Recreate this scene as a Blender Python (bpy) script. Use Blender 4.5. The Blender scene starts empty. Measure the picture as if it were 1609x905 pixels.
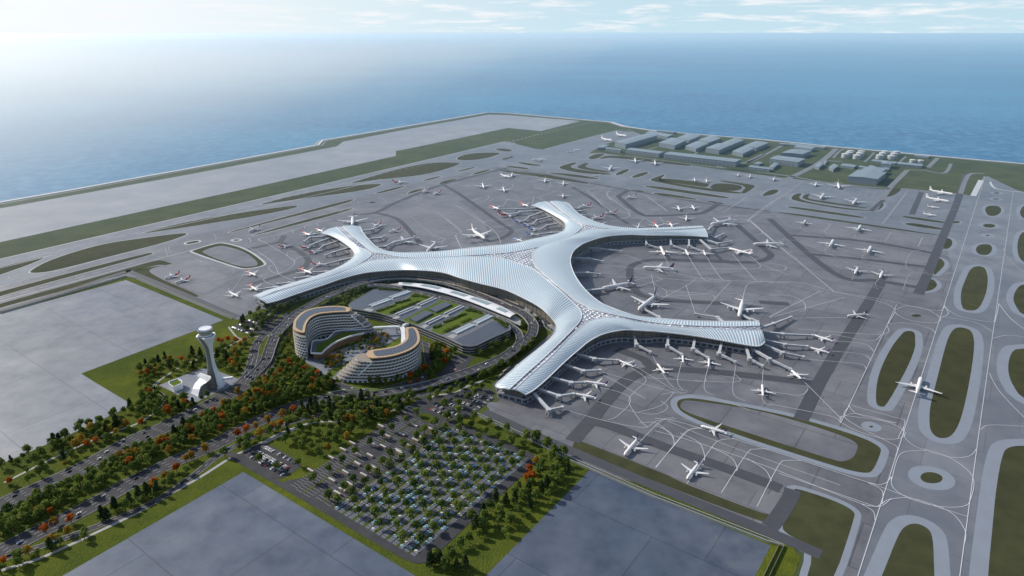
import bpy, bmesh, math, random
from math import sin, cos, pi, radians, atan2, hypot, sqrt
from mathutils import Vector, Matrix
from mathutils.geometry import tessellate_polygon, delaunay_2d_cdt
R = random.Random(7)
scn = bpy.context.scene
COL = scn.collection
# ------------------------------------------------------------------ camera
H = 480.0; F = 1050.0; CX, CY = 804.5, 452.5
PITCH = math.atan2(CY - 51.5, F)
cam_d = bpy.data.cameras.new('camera'); cam = bpy.data.objects.new('camera', cam_d); COL.objects.link(cam)
cam.location = (0, 0, H); cam.rotation_euler = (pi/2 - PITCH, 0, 0)
cam_d.sensor_width = 36; cam_d.lens = 36*F/1609; cam_d.clip_start = 5; cam_d.clip_end = 900000
scn.camera = cam
CP, SP = cos(PITCH), sin(PITCH)
def G(x, y, z=0.0):
    """where the ray through a photo point meets the horizontal plane z"""
    dx, up = x - CX, CY - y
    fw = F*CP + up*SP; dz = up*CP - F*SP
    t = (z - H)/dz
    return Vector((dx*t, fw*t, z))
FR = dict(a=(0,300,.33561), b=(0,600,.33708), c=(400,150,.2486), d=(370,320,.22996), e=(420,430,.26741), f=(700,290,.16159),
  g=(880,310,.22374), h=(760,460,.34804), i=(1209,230,.2486), j=(1209,440,.2486), k=(1029,580,.36047), l=(800,160,.2486),
  m=(1150,180,.2486), n=(360,600,.33708), o=(220,480,.19888), p=(390,340,.14916), q=(560,370,.14916), r=(740,380,.14916),
  s=(770,500,.14916), t=(980,470,.14916), u=(820,300,.19888), w=(380,420,.1616), x=(540,435,.18669), y=(540,560,.1989),
  z=(450,475,.09944), A=(515,500,.12153), T=(250,500,.14911), D=(500,700,.22374), _=(0,0,1))
def P(fr, pts):
    ox, oy, s = FR[fr]
    return [(ox + x*s, oy + y*s) for x, y in pts]
def W(fr, pts, z=0.0): return [G(x, y, z) for x, y in P(fr, pts)]
A36 = math.atan(817.5/1124.5)
E1 = Vector((sin(A36), cos(A36), 0)); E2 = Vector((cos(A36), -sin(A36), 0))
# ------------------------------------------------------------------ tagging
def tag(o, label=None, cat=None, group=None, kind=None):
    if label: o['label'] = label
    if cat: o['category'] = cat
    if group: o['group'] = group
    if kind: o['kind'] = kind
    return o
def empty(name, loc=(0,0,0), rz=0.0):
    o = bpy.data.objects.new(name, None); COL.objects.link(o); o.location = loc; o.rotation_euler = (0,0,rz); return o
def obj(name, me, parent=None):
    o = bpy.data.objects.new(name, me); COL.objects.link(o)
    if parent is not None: o.parent = parent
    return o
# ------------------------------------------------------------------ mesh buffer
class MB:
    def __init__(s): s.v=[]; s.f=[]; s.m=[]; s.uv=[]
    def add(s, vs, fs, mi=0, uvs=None):
        b = len(s.v); s.v += [tuple(v) for v in vs]
        for f in fs:
            s.f.append(tuple(b+i for i in f)); s.m.append(mi)
            if uvs is not None: s.uv.append([uvs[i] for i in f])
            else: s.uv.append(None)
    def box(s, c, d, rz=0, mi=0):
        x,y,z = d[0]/2,d[1]/2,d[2]/2; ca,sa = cos(rz),sin(rz)
        vs=[(c[0]+a*x*ca-b*y*sa, c[1]+a*x*sa+b*y*ca, c[2]+e*z) for a in(-1,1) for b in(-1,1) for e in(-1,1)]
        s.add(vs,[(0,1,3,2),(4,6,7,5),(0,4,5,1),(2,3,7,6),(0,2,6,4),(1,5,7,3)],mi)
    def beam(s, a, b, w, h, mi=0):
        a=Vector(a); b=Vector(b); d=b-a; n=Vector((-d.y,d.x,0)); 
        if n.length<1e-6: n=Vector((1,0,0))
        n=n.normalized()*w/2; u=Vector((0,0,h/2))
        vs=[a-n-u,a+n-u,a+n+u,a-n+u,b-n-u,b+n-u,b+n+u,b-n+u]
        s.add(vs,[(0,1,2,3),(7,6,5,4),(0,4,5,1),(1,5,6,2),(2,6,7,3),(3,7,4,0)],mi)
    def prism(s, pts, z0, z1, mi=0, mtop=None):
        pts=[(p[0],p[1]) for p in pts]; n=len(pts)
        ar=sum(pts[i][0]*pts[(i+1)%n][1]-pts[(i+1)%n][0]*pts[i][1] for i in range(n))
        if ar<0: pts=pts[::-1]
        vs=[(x,y,z0) for x,y in pts]+[(x,y,z1) for x,y in pts]
        s.add(vs,[(i,(i+1)%n,n+(i+1)%n,n+i) for i in range(n)],mi)
        tr=tessellate_polygon([[Vector((x,y,0)) for x,y in pts]])
        t2=[]
        for t in tr:
            a,b,c=[pts[i] for i in t]
            cr=(b[0]-a[0])*(c[1]-a[1])-(b[1]-a[1])*(c[0]-a[0])
            t2.append(tuple(t) if cr>0 else tuple(t[::-1]))
        s.add([(x,y,z1) for x,y in pts],t2,mi if mtop is None else mtop)
    def sheet(s, pts, z, mi=0):
        tr=tessellate_polygon([[Vector((p[0],p[1],0)) for p in pts]])
        t2=[]
        for t in tr:
            a,b,c=[pts[i] for i in t]
            cr=(b[0]-a[0])*(c[1]-a[1])-(b[1]-a[1])*(c[0]-a[0])
            if abs(cr)<1e-9: continue
            t2.append(tuple(t) if cr>0 else tuple(t[::-1]))
        s.add([(p[0],p[1],z) for p in pts],t2,mi)
    def strip(s, L, Rr, mi=0, closed=False):
        n=len(L); vs=[]
        for a,b in zip(L,Rr): vs+= [a,b]
        fs=[(2*i,2*i+1,2*i+3,2*i+2) for i in range(n-1)]
        if closed: fs.append((2*n-2,2*n-1,1,0))
        s.add(vs,fs,mi)
    def cyl(s, c, r0, r1, h, n=12, mi=0, cap=True, mtop=None):
        vs=[(c[0]+r*cos(2*pi*i/n),c[1]+r*sin(2*pi*i/n),c[2]+z) for r,z in((r0,0),(r1,h)) for i in range(n)]
        s.add(vs,[(i,(i+1)%n,n+(i+1)%n,n+i) for i in range(n)],mi)
        if cap: s.add(vs[n:],[tuple(range(n))],mi if mtop is None else mtop)
    def mesh(s, name, mats, smooth=False):
        me=bpy.data.meshes.new(name); me.from_pydata(s.v,[],s.f)
        if not isinstance(mats,(list,tuple)): mats=[mats]
        for m in mats: me.materials.append(m)
        if len(mats)>1: me.polygons.foreach_set('material_index',s.m)
        if any(u is not None for u in s.uv):
            l=me.uv_layers.new(name='UVMap'); k=0; buf=[]
            for f,u in zip(s.f,s.uv):
                for i in range(len(f)): buf += list(u[i]) if u else [0,0]
            l.data.foreach_set('uv',buf)
        if smooth: me.polygons.foreach_set('use_smooth',[True]*len(me.polygons))
        me.update(); return me
    def build(s, name, mats, parent=None, smooth=False): return obj(name, s.mesh(name,mats,smooth), parent)
# ------------------------------------------------------------------ curves
def catmull(pts, n=6, closed=False):
    pts=[Vector(p) for p in pts]; N=len(pts); out=[]
    for i in range(N if closed else N-1):
        if closed: p0,p1,p2,p3=pts[i-1],pts[i],pts[(i+1)%N],pts[(i+2)%N]
        else: p0,p1,p2,p3=pts[max(i-1,0)],pts[i],pts[i+1],pts[min(i+2,N-1)]
        for k in range(n):
            t=k/n
            out.append(.5*((2*p1)+(p2-p0)*t+(2*p0-5*p1+4*p2-p3)*t*t+(3*p1-p0-3*p2+p3)*t**3))
    if not closed: out.append(pts[-1])
    return out
def chaikin(pts, k=2, closed=True):
    for _ in range(k):
        o=[]; n=len(pts)
        for i in range(n if closed else n-1):
            a,b=pts[i],pts[(i+1)%n]; o += [a*.75+b*.25, a*.25+b*.75]
        if not closed: o=[pts[0]]+o+[pts[-1]]
        pts=o
    return pts
def area(p): return sum(p[i].x*p[(i+1)%len(p)].y-p[(i+1)%len(p)].x*p[i].y for i in range(len(p)))/2
def offset(pts, d):
    """grow a closed outline by d"""
    if area(pts)<0: pts=pts[::-1]
    n=len(pts); out=[]
    for i in range(n):
        a,b,c=pts[i-1],pts[i],pts[(i+1)%n]
        e1=(b-a); e2=(c-b); e1.z=e2.z=0
        if e1.length<1e-6: e1=e2.copy()
        if e2.length<1e-6: e2=e1.copy()
        e1.normalize(); e2.normalize()
        n1=Vector((e1.y,-e1.x,0)); n2=Vector((e2.y,-e2.x,0)); m=n1+n2
        if m.length<.2: m=n1
        m.normalize(); k=max(m.dot(n1),.55)
        out.append(b+m*(d/k))
    return out
def side(pts, d, closed=False):
    n=len(pts); out=[]
    for i in range(n):
        a=pts[i-1] if (i>0 or closed) else pts[i]; c=pts[(i+1)%n] if (i<n-1 or closed) else pts[i]
        e=c-a; e=Vector((e.x,e.y,0))
        if e.length<1e-6: e=Vector((1,0,0))
        e.normalize(); out.append(pts[i]+Vector((-e.y,e.x,0))*d)
    return out
def setz(pts,z): return [Vector((p.x,p.y,z)) for p in pts]
def plen(pts): return sum((pts[i+1]-pts[i]).length for i in range(len(pts)-1))
def walk(pts, step, start=0.0):
    """points and directions every step metres"""
    out=[]; want=start; acc=0
    for i in range(len(pts)-1):
        a,b=pts[i],pts[i+1]; L=(b-a).length
        if L<1e-9: continue
        while want<=acc+L:
            out.append((a+(b-a)*((want-acc)/L),(b-a)/L)); want+=step
        acc+=L
    return out
def inside(p, poly):
    c=False; x,y=p[0],p[1]; n=len(poly); j=n-1
    for i in range(n):
        xi,yi,xj,yj=poly[i][0],poly[i][1],poly[j][0],poly[j][1]
        if (yi>y)!=(yj>y) and x<(xj-xi)*(y-yi)/(yj-yi)+xi: c=not c
        j=i
    return c
def dist_poly(p, line):
    b=1e9; px,py=p[0],p[1]
    for i in range(len(line)-1):
        ax,ay=line[i][0],line[i][1]; dx,dy=line[i+1][0]-ax,line[i+1][1]-ay; L=dx*dx+dy*dy
        t=0 if L==0 else max(0,min(1,((px-ax)*dx+(py-ay)*dy)/L))
        b=min(b,hypot(px-ax-t*dx,py-ay-t*dy))
    return b
# ------------------------------------------------------------------ materials
def mat(name, col, rough=.7, metal=0.0, spec=.5, noise=None, bump=None, emis=None):
    """noise = list of (scale in 1/m, colour, amount, detail) layers over world position"""
    m=bpy.data.materials.new(name); m.use_nodes=True; nt=m.node_tree; b=nt.nodes['Principled BSDF']
    b.inputs['Base Color'].default_value=(*col,1); b.inputs['Roughness'].default_value=rough
    b.inputs['Metallic'].default_value=metal; b.inputs['Specular IOR Level'].default_value=spec
    if noise or bump:
        g=nt.nodes.new('ShaderNodeNewGeometry'); prev=None
        for k,(sc,c2,amt,*rest) in enumerate(noise or []):
            n=nt.nodes.new('ShaderNodeTexNoise'); n.inputs['Scale'].default_value=sc; n.inputs['Detail'].default_value=rest[0] if rest else 4
            n.inputs['Roughness'].default_value=.6
            nt.links.new(g.outputs['Position'],n.inputs['Vector'])
            r=nt.nodes.new('ShaderNodeMapRange'); r.inputs['From Min'].default_value=.38; r.inputs['From Max'].default_value=.64
            r.inputs['To Min'].default_value=0; r.inputs['To Max'].default_value=amt
            nt.links.new(n.outputs['Fac'],r.inputs['Value'])
            mx=nt.nodes.new('ShaderNodeMix'); mx.data_type='RGBA'; nt.links.new(r.outputs['Result'],mx.inputs['Factor'])
            if prev is None: mx.inputs['A'].default_value=(*col,1)
            else: nt.links.new(prev,mx.inputs['A'])
            mx.inputs['B'].default_value=(*c2,1); prev=mx.outputs['Result']
        if prev is not None: nt.links.new(prev,b.inputs['Base Color'])
        if bump:
            n=nt.nodes.new('ShaderNodeTexNoise'); n.inputs['Scale'].default_value=bump[0]; n.inputs['Detail'].default_value=3
            nt.links.new(g.outputs['Position'],n.inputs['Vector'])
            bp=nt.nodes.new('ShaderNodeBump'); bp.inputs['Strength'].default_value=bump[1]; bp.inputs['Distance'].default_value=bump[2]
            nt.links.new(n.outputs['Fac'],bp.inputs['Height']); nt.links.new(bp.outputs['Normal'],b.inputs['Normal'])
    return m
def add_joints(m, w, h, amount=.35, line=.004, dark=(.03,.035,.045), tone=.12):
    """slab joints: world grid turned to the airfield's axes; each slab varies a little"""
    nt=m.node_tree; b=nt.nodes['Principled BSDF']; src=b.inputs['Base Color'].links[0].from_socket
    g=nt.nodes.new('ShaderNodeNewGeometry'); mp=nt.nodes.new('ShaderNodeMapping'); mp.inputs['Rotation'].default_value=(0,0,A36)
    nt.links.new(g.outputs['Position'],mp.inputs['Vector'])
    br=nt.nodes.new('ShaderNodeTexBrick'); br.inputs['Scale'].default_value=1.0
    br.inputs['Brick Width'].default_value=w; br.inputs['Row Height'].default_value=h; br.inputs['Mortar Size'].default_value=line
    br.inputs['Mortar Smooth'].default_value=.6; br.offset=.37
    br.inputs['Color1'].default_value=(1,1,1,1); v=1-tone; br.inputs['Color2'].default_value=(v,v,v,1); br.inputs['Mortar'].default_value=(1-amount,1-amount,1-amount,1)
    nt.links.new(mp.outputs['Vector'],br.inputs['Vector'])
    mx=nt.nodes.new('ShaderNodeMix'); mx.data_type='RGBA'; mx.blend_type='MULTIPLY'; mx.inputs['Factor'].default_value=1
    nt.links.new(src,mx.inputs['A']); nt.links.new(br.outputs['Color'],mx.inputs['B']); nt.links.new(mx.outputs['Result'],b.inputs['Base Color'])
    return m
M={}
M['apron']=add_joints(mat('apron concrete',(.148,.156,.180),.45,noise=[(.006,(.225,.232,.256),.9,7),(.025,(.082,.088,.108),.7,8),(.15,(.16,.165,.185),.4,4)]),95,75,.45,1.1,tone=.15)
M['runway']=add_joints(mat('runway concrete',(.150,.170,.205),.45,noise=[(.003,(.225,.245,.28),.9,6),(.02,(.105,.125,.16),.6,7)]),95,75,.25,.9,tone=.10)
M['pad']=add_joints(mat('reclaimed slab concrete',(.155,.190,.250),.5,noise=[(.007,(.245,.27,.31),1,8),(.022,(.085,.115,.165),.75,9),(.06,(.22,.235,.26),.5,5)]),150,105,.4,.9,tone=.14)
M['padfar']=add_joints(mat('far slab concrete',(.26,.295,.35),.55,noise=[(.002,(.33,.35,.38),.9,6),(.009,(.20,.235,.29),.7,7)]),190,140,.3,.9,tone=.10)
M['padblue']=add_joints(mat('cloud-shade tinted slab concrete',(.072,.102,.160),.42,noise=[(.006,(.140,.165,.21),1,8),(.028,(.045,.066,.108),.8,9),(.06,(.10,.13,.19),.5,5)]),150,105,.45,.8,tone=.16)  # darker blue paints cloud shadow into the foreground slabs' colour
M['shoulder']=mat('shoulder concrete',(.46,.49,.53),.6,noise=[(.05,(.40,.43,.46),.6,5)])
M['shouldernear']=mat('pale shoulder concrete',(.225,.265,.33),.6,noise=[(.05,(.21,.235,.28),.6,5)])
M['service']=mat('service road asphalt',(.055,.060,.074),.6,noise=[(.05,(.07,.074,.086),.6,5)])
M['asphalt']=mat('asphalt',(.036,.040,.050),.85,spec=.25,noise=[(.05,(.070,.073,.083),.6,6),(.6,(.06,.062,.068),.3,3)])
M['grey_road']=mat('grey road',(.19,.205,.23),.6,noise=[(.05,(.15,.165,.19),.6,5)])
M['line']=mat('painted line',(.56,.59,.65),.6)
M['roadline']=mat('lane paint',(.48,.50,.54),.6)
M['dryline']=mat('faint stand line',(.34,.35,.38),.6)
M['grass']=mat('grass',(.050,.074,.014),.95,spec=.05,noise=[(.006,(.125,.145,.014),1,5),(.05,(.035,.060,.012),.7,6),(.35,(.10,.125,.025),.6,5)],bump=(.5,.8,1.5))
M['fieldgrass']=mat('airfield grass',(.052,.058,.030),.95,spec=.1,noise=[(.004,(.072,.080,.038),.8,6),(.04,(.036,.040,.022),.6,6)])
M['fargrass']=mat('rough coastal grass',(.058,.085,.040),.95,spec=.1,noise=[(.002,(.10,.115,.055),.8,6),(.014,(.040,.062,.032),.7,7)])
M['lawn']=mat('mown lawn',(.085,.13,.018),.9,spec=.1,noise=[(.02,(.13,.18,.02),.7,4),(.2,(.05,.09,.015),.6,4)])
M['path']=mat('footpath paving',(.33,.34,.35),.7,noise=[(.2,(.25,.26,.28),.5,3)])
M['plaza']=mat('plaza paving',(.15,.175,.225),.6,noise=[(.1,(.21,.23,.27),.6,4)])
M['white']=mat('white cladding',(.80,.83,.87),.4,noise=[(.05,(.62,.65,.68),.5,3)])
M['concrete']=mat('concrete',(.30,.31,.33),.75,noise=[(.1,(.22,.23,.25),.6,4)])
M['darkmetal']=mat('dark metal',(.045,.05,.06),.5)
M['timber']=mat('warm timber cladding',(.50,.36,.22),.6,noise=[(.3,(.40,.27,.15),.5,4)])
M['brown']=mat('brown stone',(.20,.12,.075),.6,noise=[(.2,(.32,.2,.12),.7,4)])
M['tan']=mat('tan kerb stone',(.46,.40,.33),.7)
M['glassdark']=mat('dark glass',(.03,.045,.06),.12,metal=.0,spec=.8)
M['rock']=mat('armour rock',(.09,.10,.12),.9,noise=[(.15,(.25,.26,.28),.9,6)],bump=(.2,1,2))
M['seawall']=mat('sea wall concrete',(.62,.64,.66),.7,noise=[(.02,(.5,.52,.55),.5,4)])
M['rubber']=mat('rubber',(.02,.02,.02),.8)
M['pv']=None
def striped(name, base, rib, period, frac, rough=.35, metal=0.0, axis=0, cross=None):
    """ribbed sheet: UV in metres"""
    m=bpy.data.materials.new(name); m.use_nodes=True; nt=m.node_tree; b=nt.nodes['Principled BSDF']
    b.inputs['Roughness'].default_value=rough; b.inputs['Metallic'].default_value=metal
    uv=nt.nodes.new('ShaderNodeUVMap'); sp=nt.nodes.new('ShaderNodeSeparateXYZ'); nt.links.new(uv.outputs['UV'],sp.inputs['Vector'])
    def saw(out,per,fr,soft=.09):
        d=nt.nodes.new('ShaderNodeMath'); d.operation='DIVIDE'; nt.links.new(out,d.inputs[0]); d.inputs[1].default_value=per
        f=nt.nodes.new('ShaderNodeMath'); f.operation='FRACT'; nt.links.new(d.outputs[0],f.inputs[0])
        pp=nt.nodes.new('ShaderNodeMath'); pp.operation='PINGPONG'; nt.links.new(f.outputs[0],pp.inputs[0]); pp.inputs[1].default_value=.5
        r=nt.nodes.new('ShaderNodeMapRange'); r.inputs['From Min'].default_value=fr/2-soft; r.inputs['From Max'].default_value=fr/2+soft
        nt.links.new(pp.outputs[0],r.inputs['Value']); return r.outputs['Result']
    a=saw(sp.outputs[axis],period,frac)
    g=nt.nodes.new('ShaderNodeNewGeometry'); no=nt.nodes.new('ShaderNodeTexNoise'); no.inputs['Scale'].default_value=.012; no.inputs['Detail'].default_value=4
    nt.links.new(g.outputs['Position'],no.inputs['Vector'])
    v=nt.nodes.new('ShaderNodeMix'); v.data_type='RGBA'; nt.links.new(no.outputs['Fac'],v.inputs['Factor'])
    v.inputs['A'].default_value=(*[c*.8 for c in base],1); v.inputs['B'].default_value=(*[min(1,c*1.2) for c in base],1)
    mx=nt.nodes.new('ShaderNodeMix'); mx.data_type='RGBA'; nt.links.new(a,mx.inputs['Factor']); mx.inputs['A'].default_value=(*rib,1)
    nt.links.new(v.outputs['Result'],mx.inputs['B']); last=mx.outputs['Result']
    if cross:
        a2=saw(sp.outputs[1-axis],cross[0],cross[1])
        m2=nt.nodes.new('ShaderNodeMix'); m2.data_type='RGBA'; nt.links.new(a2,m2.inputs['Factor']); m2.inputs['A'].default_value=(*cross[2],1)
        nt.links.new(last,m2.inputs['B']); last=m2.outputs['Result']
    nt.links.new(last,b.inputs['Base Color'])
    bp=nt.nodes.new('ShaderNodeBump'); bp.inputs['Strength'].default_value=.6; bp.inputs['Distance'].default_value=.6; bp.invert=True
    nt.links.new(a,bp.inputs['Height']); nt.links.new(bp.outputs['Normal'],b.inputs['Normal'])
    return m
M['roof']=striped('standing seam roof with glazed strips',(.34,.49,.60),(.79,.83,.86),4.9,.46,.32,.15)
M['pv']=striped('solar panel roof',(.055,.07,.10),(.15,.17,.20),4.0,.10,.35,.0,0,(6.0,.07,(.15,.17,.2)))
M['pvlight']=striped('glazed skylight',(.22,.34,.40),(.7,.74,.76),4.0,.2,.25,.0)
M['louvre']=striped('car park louvres',(.03,.035,.04),(.34,.36,.38),4.6,.35,.6,0,1)
M['facade']=striped('glazed terminal facade',(.15,.14,.115),(.24,.22,.19),9.0,.10,.2,.0,0,(4.5,.12,(.24,.25,.26)))  # warm interior light painted into the tan panel colour
M['plinth']=striped('apron level wall with openings',(.05,.065,.085),(.30,.33,.38),10.0,.22,.5,0,0,(8.0,.30,(.34,.37,.42)))
def diamond():
    m=bpy.data.materials.new('diamond glazed roof'); m.use_nodes=True; nt=m.node_tree; b=nt.nodes['Principled BSDF']
    b.inputs['Roughness'].default_value=.25
    g=nt.nodes.new('ShaderNodeNewGeometry'); mp=nt.nodes.new('ShaderNodeMapping'); mp.inputs['Rotation'].default_value=(0,0,pi/4+.3)
    nt.links.new(g.outputs['Position'],mp.inputs['Vector'])
    ck=nt.nodes.new('ShaderNodeTexVoronoi'); ck.inputs['Scale'].default_value=1/7.5; ck.inputs['Randomness'].default_value=.12
    nt.links.new(mp.outputs['Vector'],ck.inputs['Vector'])
    cr=nt.nodes.new('ShaderNodeValToRGB'); cr.color_ramp.elements[0].position=.25; cr.color_ramp.elements[0].color=(.80,.83,.87,1)
    cr.color_ramp.elements[1].position=.55; cr.color_ramp.elements[1].color=(.26,.29,.36,1)
    nt.links.new(ck.outputs['Distance'],cr.inputs['Fac'])
    hs=nt.nodes.new('ShaderNodeMix'); hs.data_type='RGBA'; hs.blend_type='MULTIPLY'; hs.inputs['Factor'].default_value=.6
    c2=nt.nodes.new('ShaderNodeTexNoise'); c2.inputs['Scale'].default_value=.03; nt.links.new(g.outputs['Position'],c2.inputs['Vector'])
    c3=nt.nodes.new('ShaderNodeValToRGB'); c3.color_ramp.elements[0].position=.4;c3.color_ramp.elements[0].color=(.35,.37,.42,1); c3.color_ramp.elements[1].position=.6; c3.color_ramp.elements[1].color=(1,1,1,1)
    nt.links.new(c2.outputs['Fac'],c3.inputs['Fac'])
    dv=nt.nodes.new('ShaderNodeMath'); dv.operation='MULTIPLY'; dv.inputs[1].default_value=7.5
    nt.links.new(cr.outputs['Color'],hs.inputs['A']); nt.links.new(c3.outputs['Color'],hs.inputs['B']); nt.links.new(hs.outputs['Result'],b.inputs['Base Color'])
    return m
M['diamond']=diamond()
def leafmat(name, c1, c2):
    m=bpy.data.materials.new(name); m.use_nodes=True; nt=m.node_tree; b=nt.nodes['Principled BSDF']; b.inputs['Roughness'].default_value=.8; b.inputs['Specular IOR Level'].default_value=.15
    o=nt.nodes.new('ShaderNodeObjectInfo'); g=nt.nodes.new('ShaderNodeNewGeometry')
    n=nt.nodes.new('ShaderNodeTexNoise'); n.inputs['Scale'].default_value=.35; n.inputs['Detail'].default_value=3; nt.links.new(g.outputs['Position'],n.inputs['Vector'])
    ad=nt.nodes.new('ShaderNodeMath'); ad.operation='MULTIPLY_ADD'; nt.links.new(n.outputs['Fac'],ad.inputs[0]); ad.inputs[1].default_value=.9
    n2=nt.nodes.new('ShaderNodeTexNoise'); n2.inputs['Scale'].default_value=.06; nt.links.new(g.outputs['Position'],n2.inputs['Vector'])
    sb=nt.nodes.new('ShaderNodeMath'); sb.operation='MULTIPLY_ADD'; nt.links.new(n2.outputs['Fac'],sb.inputs[0]); sb.inputs[1].default_value=1.3; sb.inputs[2].default_value=-.95; ra=nt.nodes.new('ShaderNodeMath'); ra.operation='MULTIPLY_ADD'; nt.links.new(o.outputs['Random'],ra.inputs[0]); ra.inputs[1].default_value=.75; nt.links.new(sb.outputs[0],ra.inputs[2])
    nt.links.new(ra.outputs[0],ad.inputs[2])
    mx=nt.nodes.new('ShaderNodeMix'); mx.data_type='RGBA'; mx.clamp_factor=True; nt.links.new(ad.outputs[0],mx.inputs['Factor'])
    mx.inputs['A'].default_value=(*c1,1); mx.inputs['B'].default_value=(*c2,1); nt.links.new(mx.outputs['Result'],b.inputs['Base Color'])
    tr=nt.nodes.new('ShaderNodeBsdfTranslucent'); nt.links.new(mx.outputs['Result'],tr.inputs['Color'])
    ms=nt.nodes.new('ShaderNodeMixShader'); ms.inputs['Fac'].default_value=.35
    nt.links.new(b.outputs[0],ms.inputs[1]); nt.links.new(tr.outputs[0],ms.inputs[2]); nt.links.new(ms.outputs[0],nt.nodes['Material Output'].inputs['Surface'])
    return m
M['leaf']=leafmat('green foliage',(.045,.090,.020),(.185,.245,.045))
M['conif']=leafmat('dark foliage',(.018,.040,.016),(.060,.098,.030))
M['gold']=leafmat('golden foliage',(.20,.12,.014),(.42,.27,.035))
M['red']=leafmat('red foliage',(.26,.060,.010),(.55,.17,.020))
M['bark']=mat('bark',(.07,.05,.035),.9)

M['edge']=mat('roof fascia',(.55,.60,.63),.4)
M['greyroof']=mat('parking roof screed',(.13,.145,.17),.6,noise=[(.1,(.18,.19,.21),.5,4)])
M['greydark']=mat('podium roof',(.09,.11,.14),.6)
M['tlouvre']=striped('dark vertical louvres',(.09,.085,.08),(.20,.19,.17),1.4,.3,.5)
M['cab']=striped('cab glazing',(.10,.12,.12),(.35,.34,.30),2,.25,.2)
# ================================================================== the setting: sea, land, airfield
def structure(name, mb, m): return tag(mb.build(name, m), kind='structure')
def sheet(name, pts, z, m):
    b=MB(); b.sheet(pts,z); return structure(name,b,m)
coast_px=[(-900,474),(0,318.5),(107,300),(500.7,228),(507,221),(765,177),(800,178),(959,192),(979,198.5),(1031,206),(1200,219.7),(1299,229.7),(1550,252.6),(1609,257.5),(2600,352)]
coast=[G(*p) for p in coast_px]
land=coast+[Vector((9000,-3000,0)),Vector((-9000,-3000,0))]
# sea
def sea_mat():
    m=bpy.data.materials.new('sea water'); m.use_nodes=True; nt=m.node_tree; b=nt.nodes['Principled BSDF']
    b.inputs['Roughness'].default_value=.38; b.inputs['IOR'].default_value=1.33
    g=nt.nodes.new('ShaderNodeNewGeometry')
    n=nt.nodes.new('ShaderNodeTexNoise'); n.inputs['Scale'].default_value=.0006; n.inputs['Detail'].default_value=6
    mp=nt.nodes.new('ShaderNodeMapping'); mp.inputs['Scale'].default_value=(.5,.9,1); mp.inputs['Rotation'].default_value=(0,0,-.12)
    nt.links.new(g.outputs['Position'],mp.inputs['Vector']); nt.links.new(mp.outputs['Vector'],n.inputs['Vector'])
    r=nt.nodes.new('ShaderNodeValToRGB'); r.color_ramp.elements[0].position=.4; r.color_ramp.elements[0].color=(.007,.12,.285,1)
    r.color_ramp.elements[1].position=.62; r.color_ramp.elements[1].color=(.018,.20,.375,1)
    nt.links.new(n.outputs['Fac'],r.inputs['Fac']); 
    n2=nt.nodes.new('ShaderNodeTexNoise'); n2.inputs['Scale'].default_value=.055; n2.inputs['Detail'].default_value=9; n2.inputs['Roughness'].default_value=.65
    mp2=nt.nodes.new('ShaderNodeMapping'); mp2.inputs['Scale'].default_value=(.42,.38,1); mp2.inputs['Rotation'].default_value=(0,0,-.25)
    nt.links.new(g.outputs['Position'],mp2.inputs['Vector']); nt.links.new(mp2.outputs['Vector'],n2.inputs['Vector'])
    bp=nt.nodes.new('ShaderNodeBump'); bp.inputs['Strength'].default_value=1; bp.inputs['Distance'].default_value=4.0
    nt.links.new(n2.outputs['Fac'],bp.inputs['Height']); nt.links.new(bp.outputs['Normal'],b.inputs['Normal'])
    # small foam flecks on the crests
    r2=nt.nodes.new('ShaderNodeMapRange'); r2.inputs['From Min'].default_value=.44; r2.inputs['From Max'].default_value=.66; r2.inputs['To Max'].default_value=.60
    nt.links.new(n2.outputs['Fac'],r2.inputs['Value'])
    mx=nt.nodes.new('ShaderNodeMix'); mx.data_type='RGBA'; nt.links.new(r2.outputs['Result'],mx.inputs['Factor'])
    nt.links.new(r.outputs['Color'],mx.inputs['A']); mx.inputs['B'].default_value=(.13,.33,.50,1)
    nt.links.new(mx.outputs['Result'],b.inputs['Base Color'])
    return m
b=MB(); N=96; rs=[0,3000,12000,60000,500000]
vs=[(0,3000,-5)]+[(r*cos(2*pi*i/N),3000+r*sin(2*pi*i/N),-5) for r in rs[1:] for i in range(N)]
fs=[(0,1+i,1+(i+1)%N) for i in range(N)]+[(1+k*N+i,1+(k+1)*N+i,1+(k+1)*N+(i+1)%N,1+k*N+(i+1)%N) for k in range(3) for i in range(N)]
b.add(vs,fs); structure('sea',b,sea_mat())
# land, with a sloping rock revetment down to the water
sheet('ground',land,0,M['fargrass'])
def ribbon(name, line, off0, z0, off1, z1, m, mb=None):
    a=setz(side(line,off0),z0); c=setz(side(line,off1),z1); own=mb is None; mb=mb or MB(); mb.strip(a,c)
    if own: return structure(name,mb,m)
ribbon('rock_revetment',coast,34,-5.5,7,.4,M['rock'])
ribbon('rock_revetment',coast,20,-1.2,24,-1.0,M['seawall'])
b=MB(); a=side(coast,8); c=side(coast,-4)
b.strip(setz(a,0),setz(a,1.6)); b.strip(setz(a,1.6),setz(c,1.6)); b.strip(setz(c,1.6),setz(c,0)); structure('sea_wall_path',b,M['seawall'])
ribbon('perimeter_road',coast,-14,.1,-24,.1,M['grey_road'])
# landside turf
sheet('grass_field',[G(*p) for p in [(-500,620),(0,487),(198,432),(373,503),(396,491),(560,430),(640,420),(760,440),(840,480),(874,516),(775,600),(760,640),(899,697),(1029,757),(1180,815),(1240,850),(1258,880),(1245,905),(1150,1100)]]+[Vector((300,-300,0)),Vector((-2500,-300,0))],.05,M['grass'])
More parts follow.
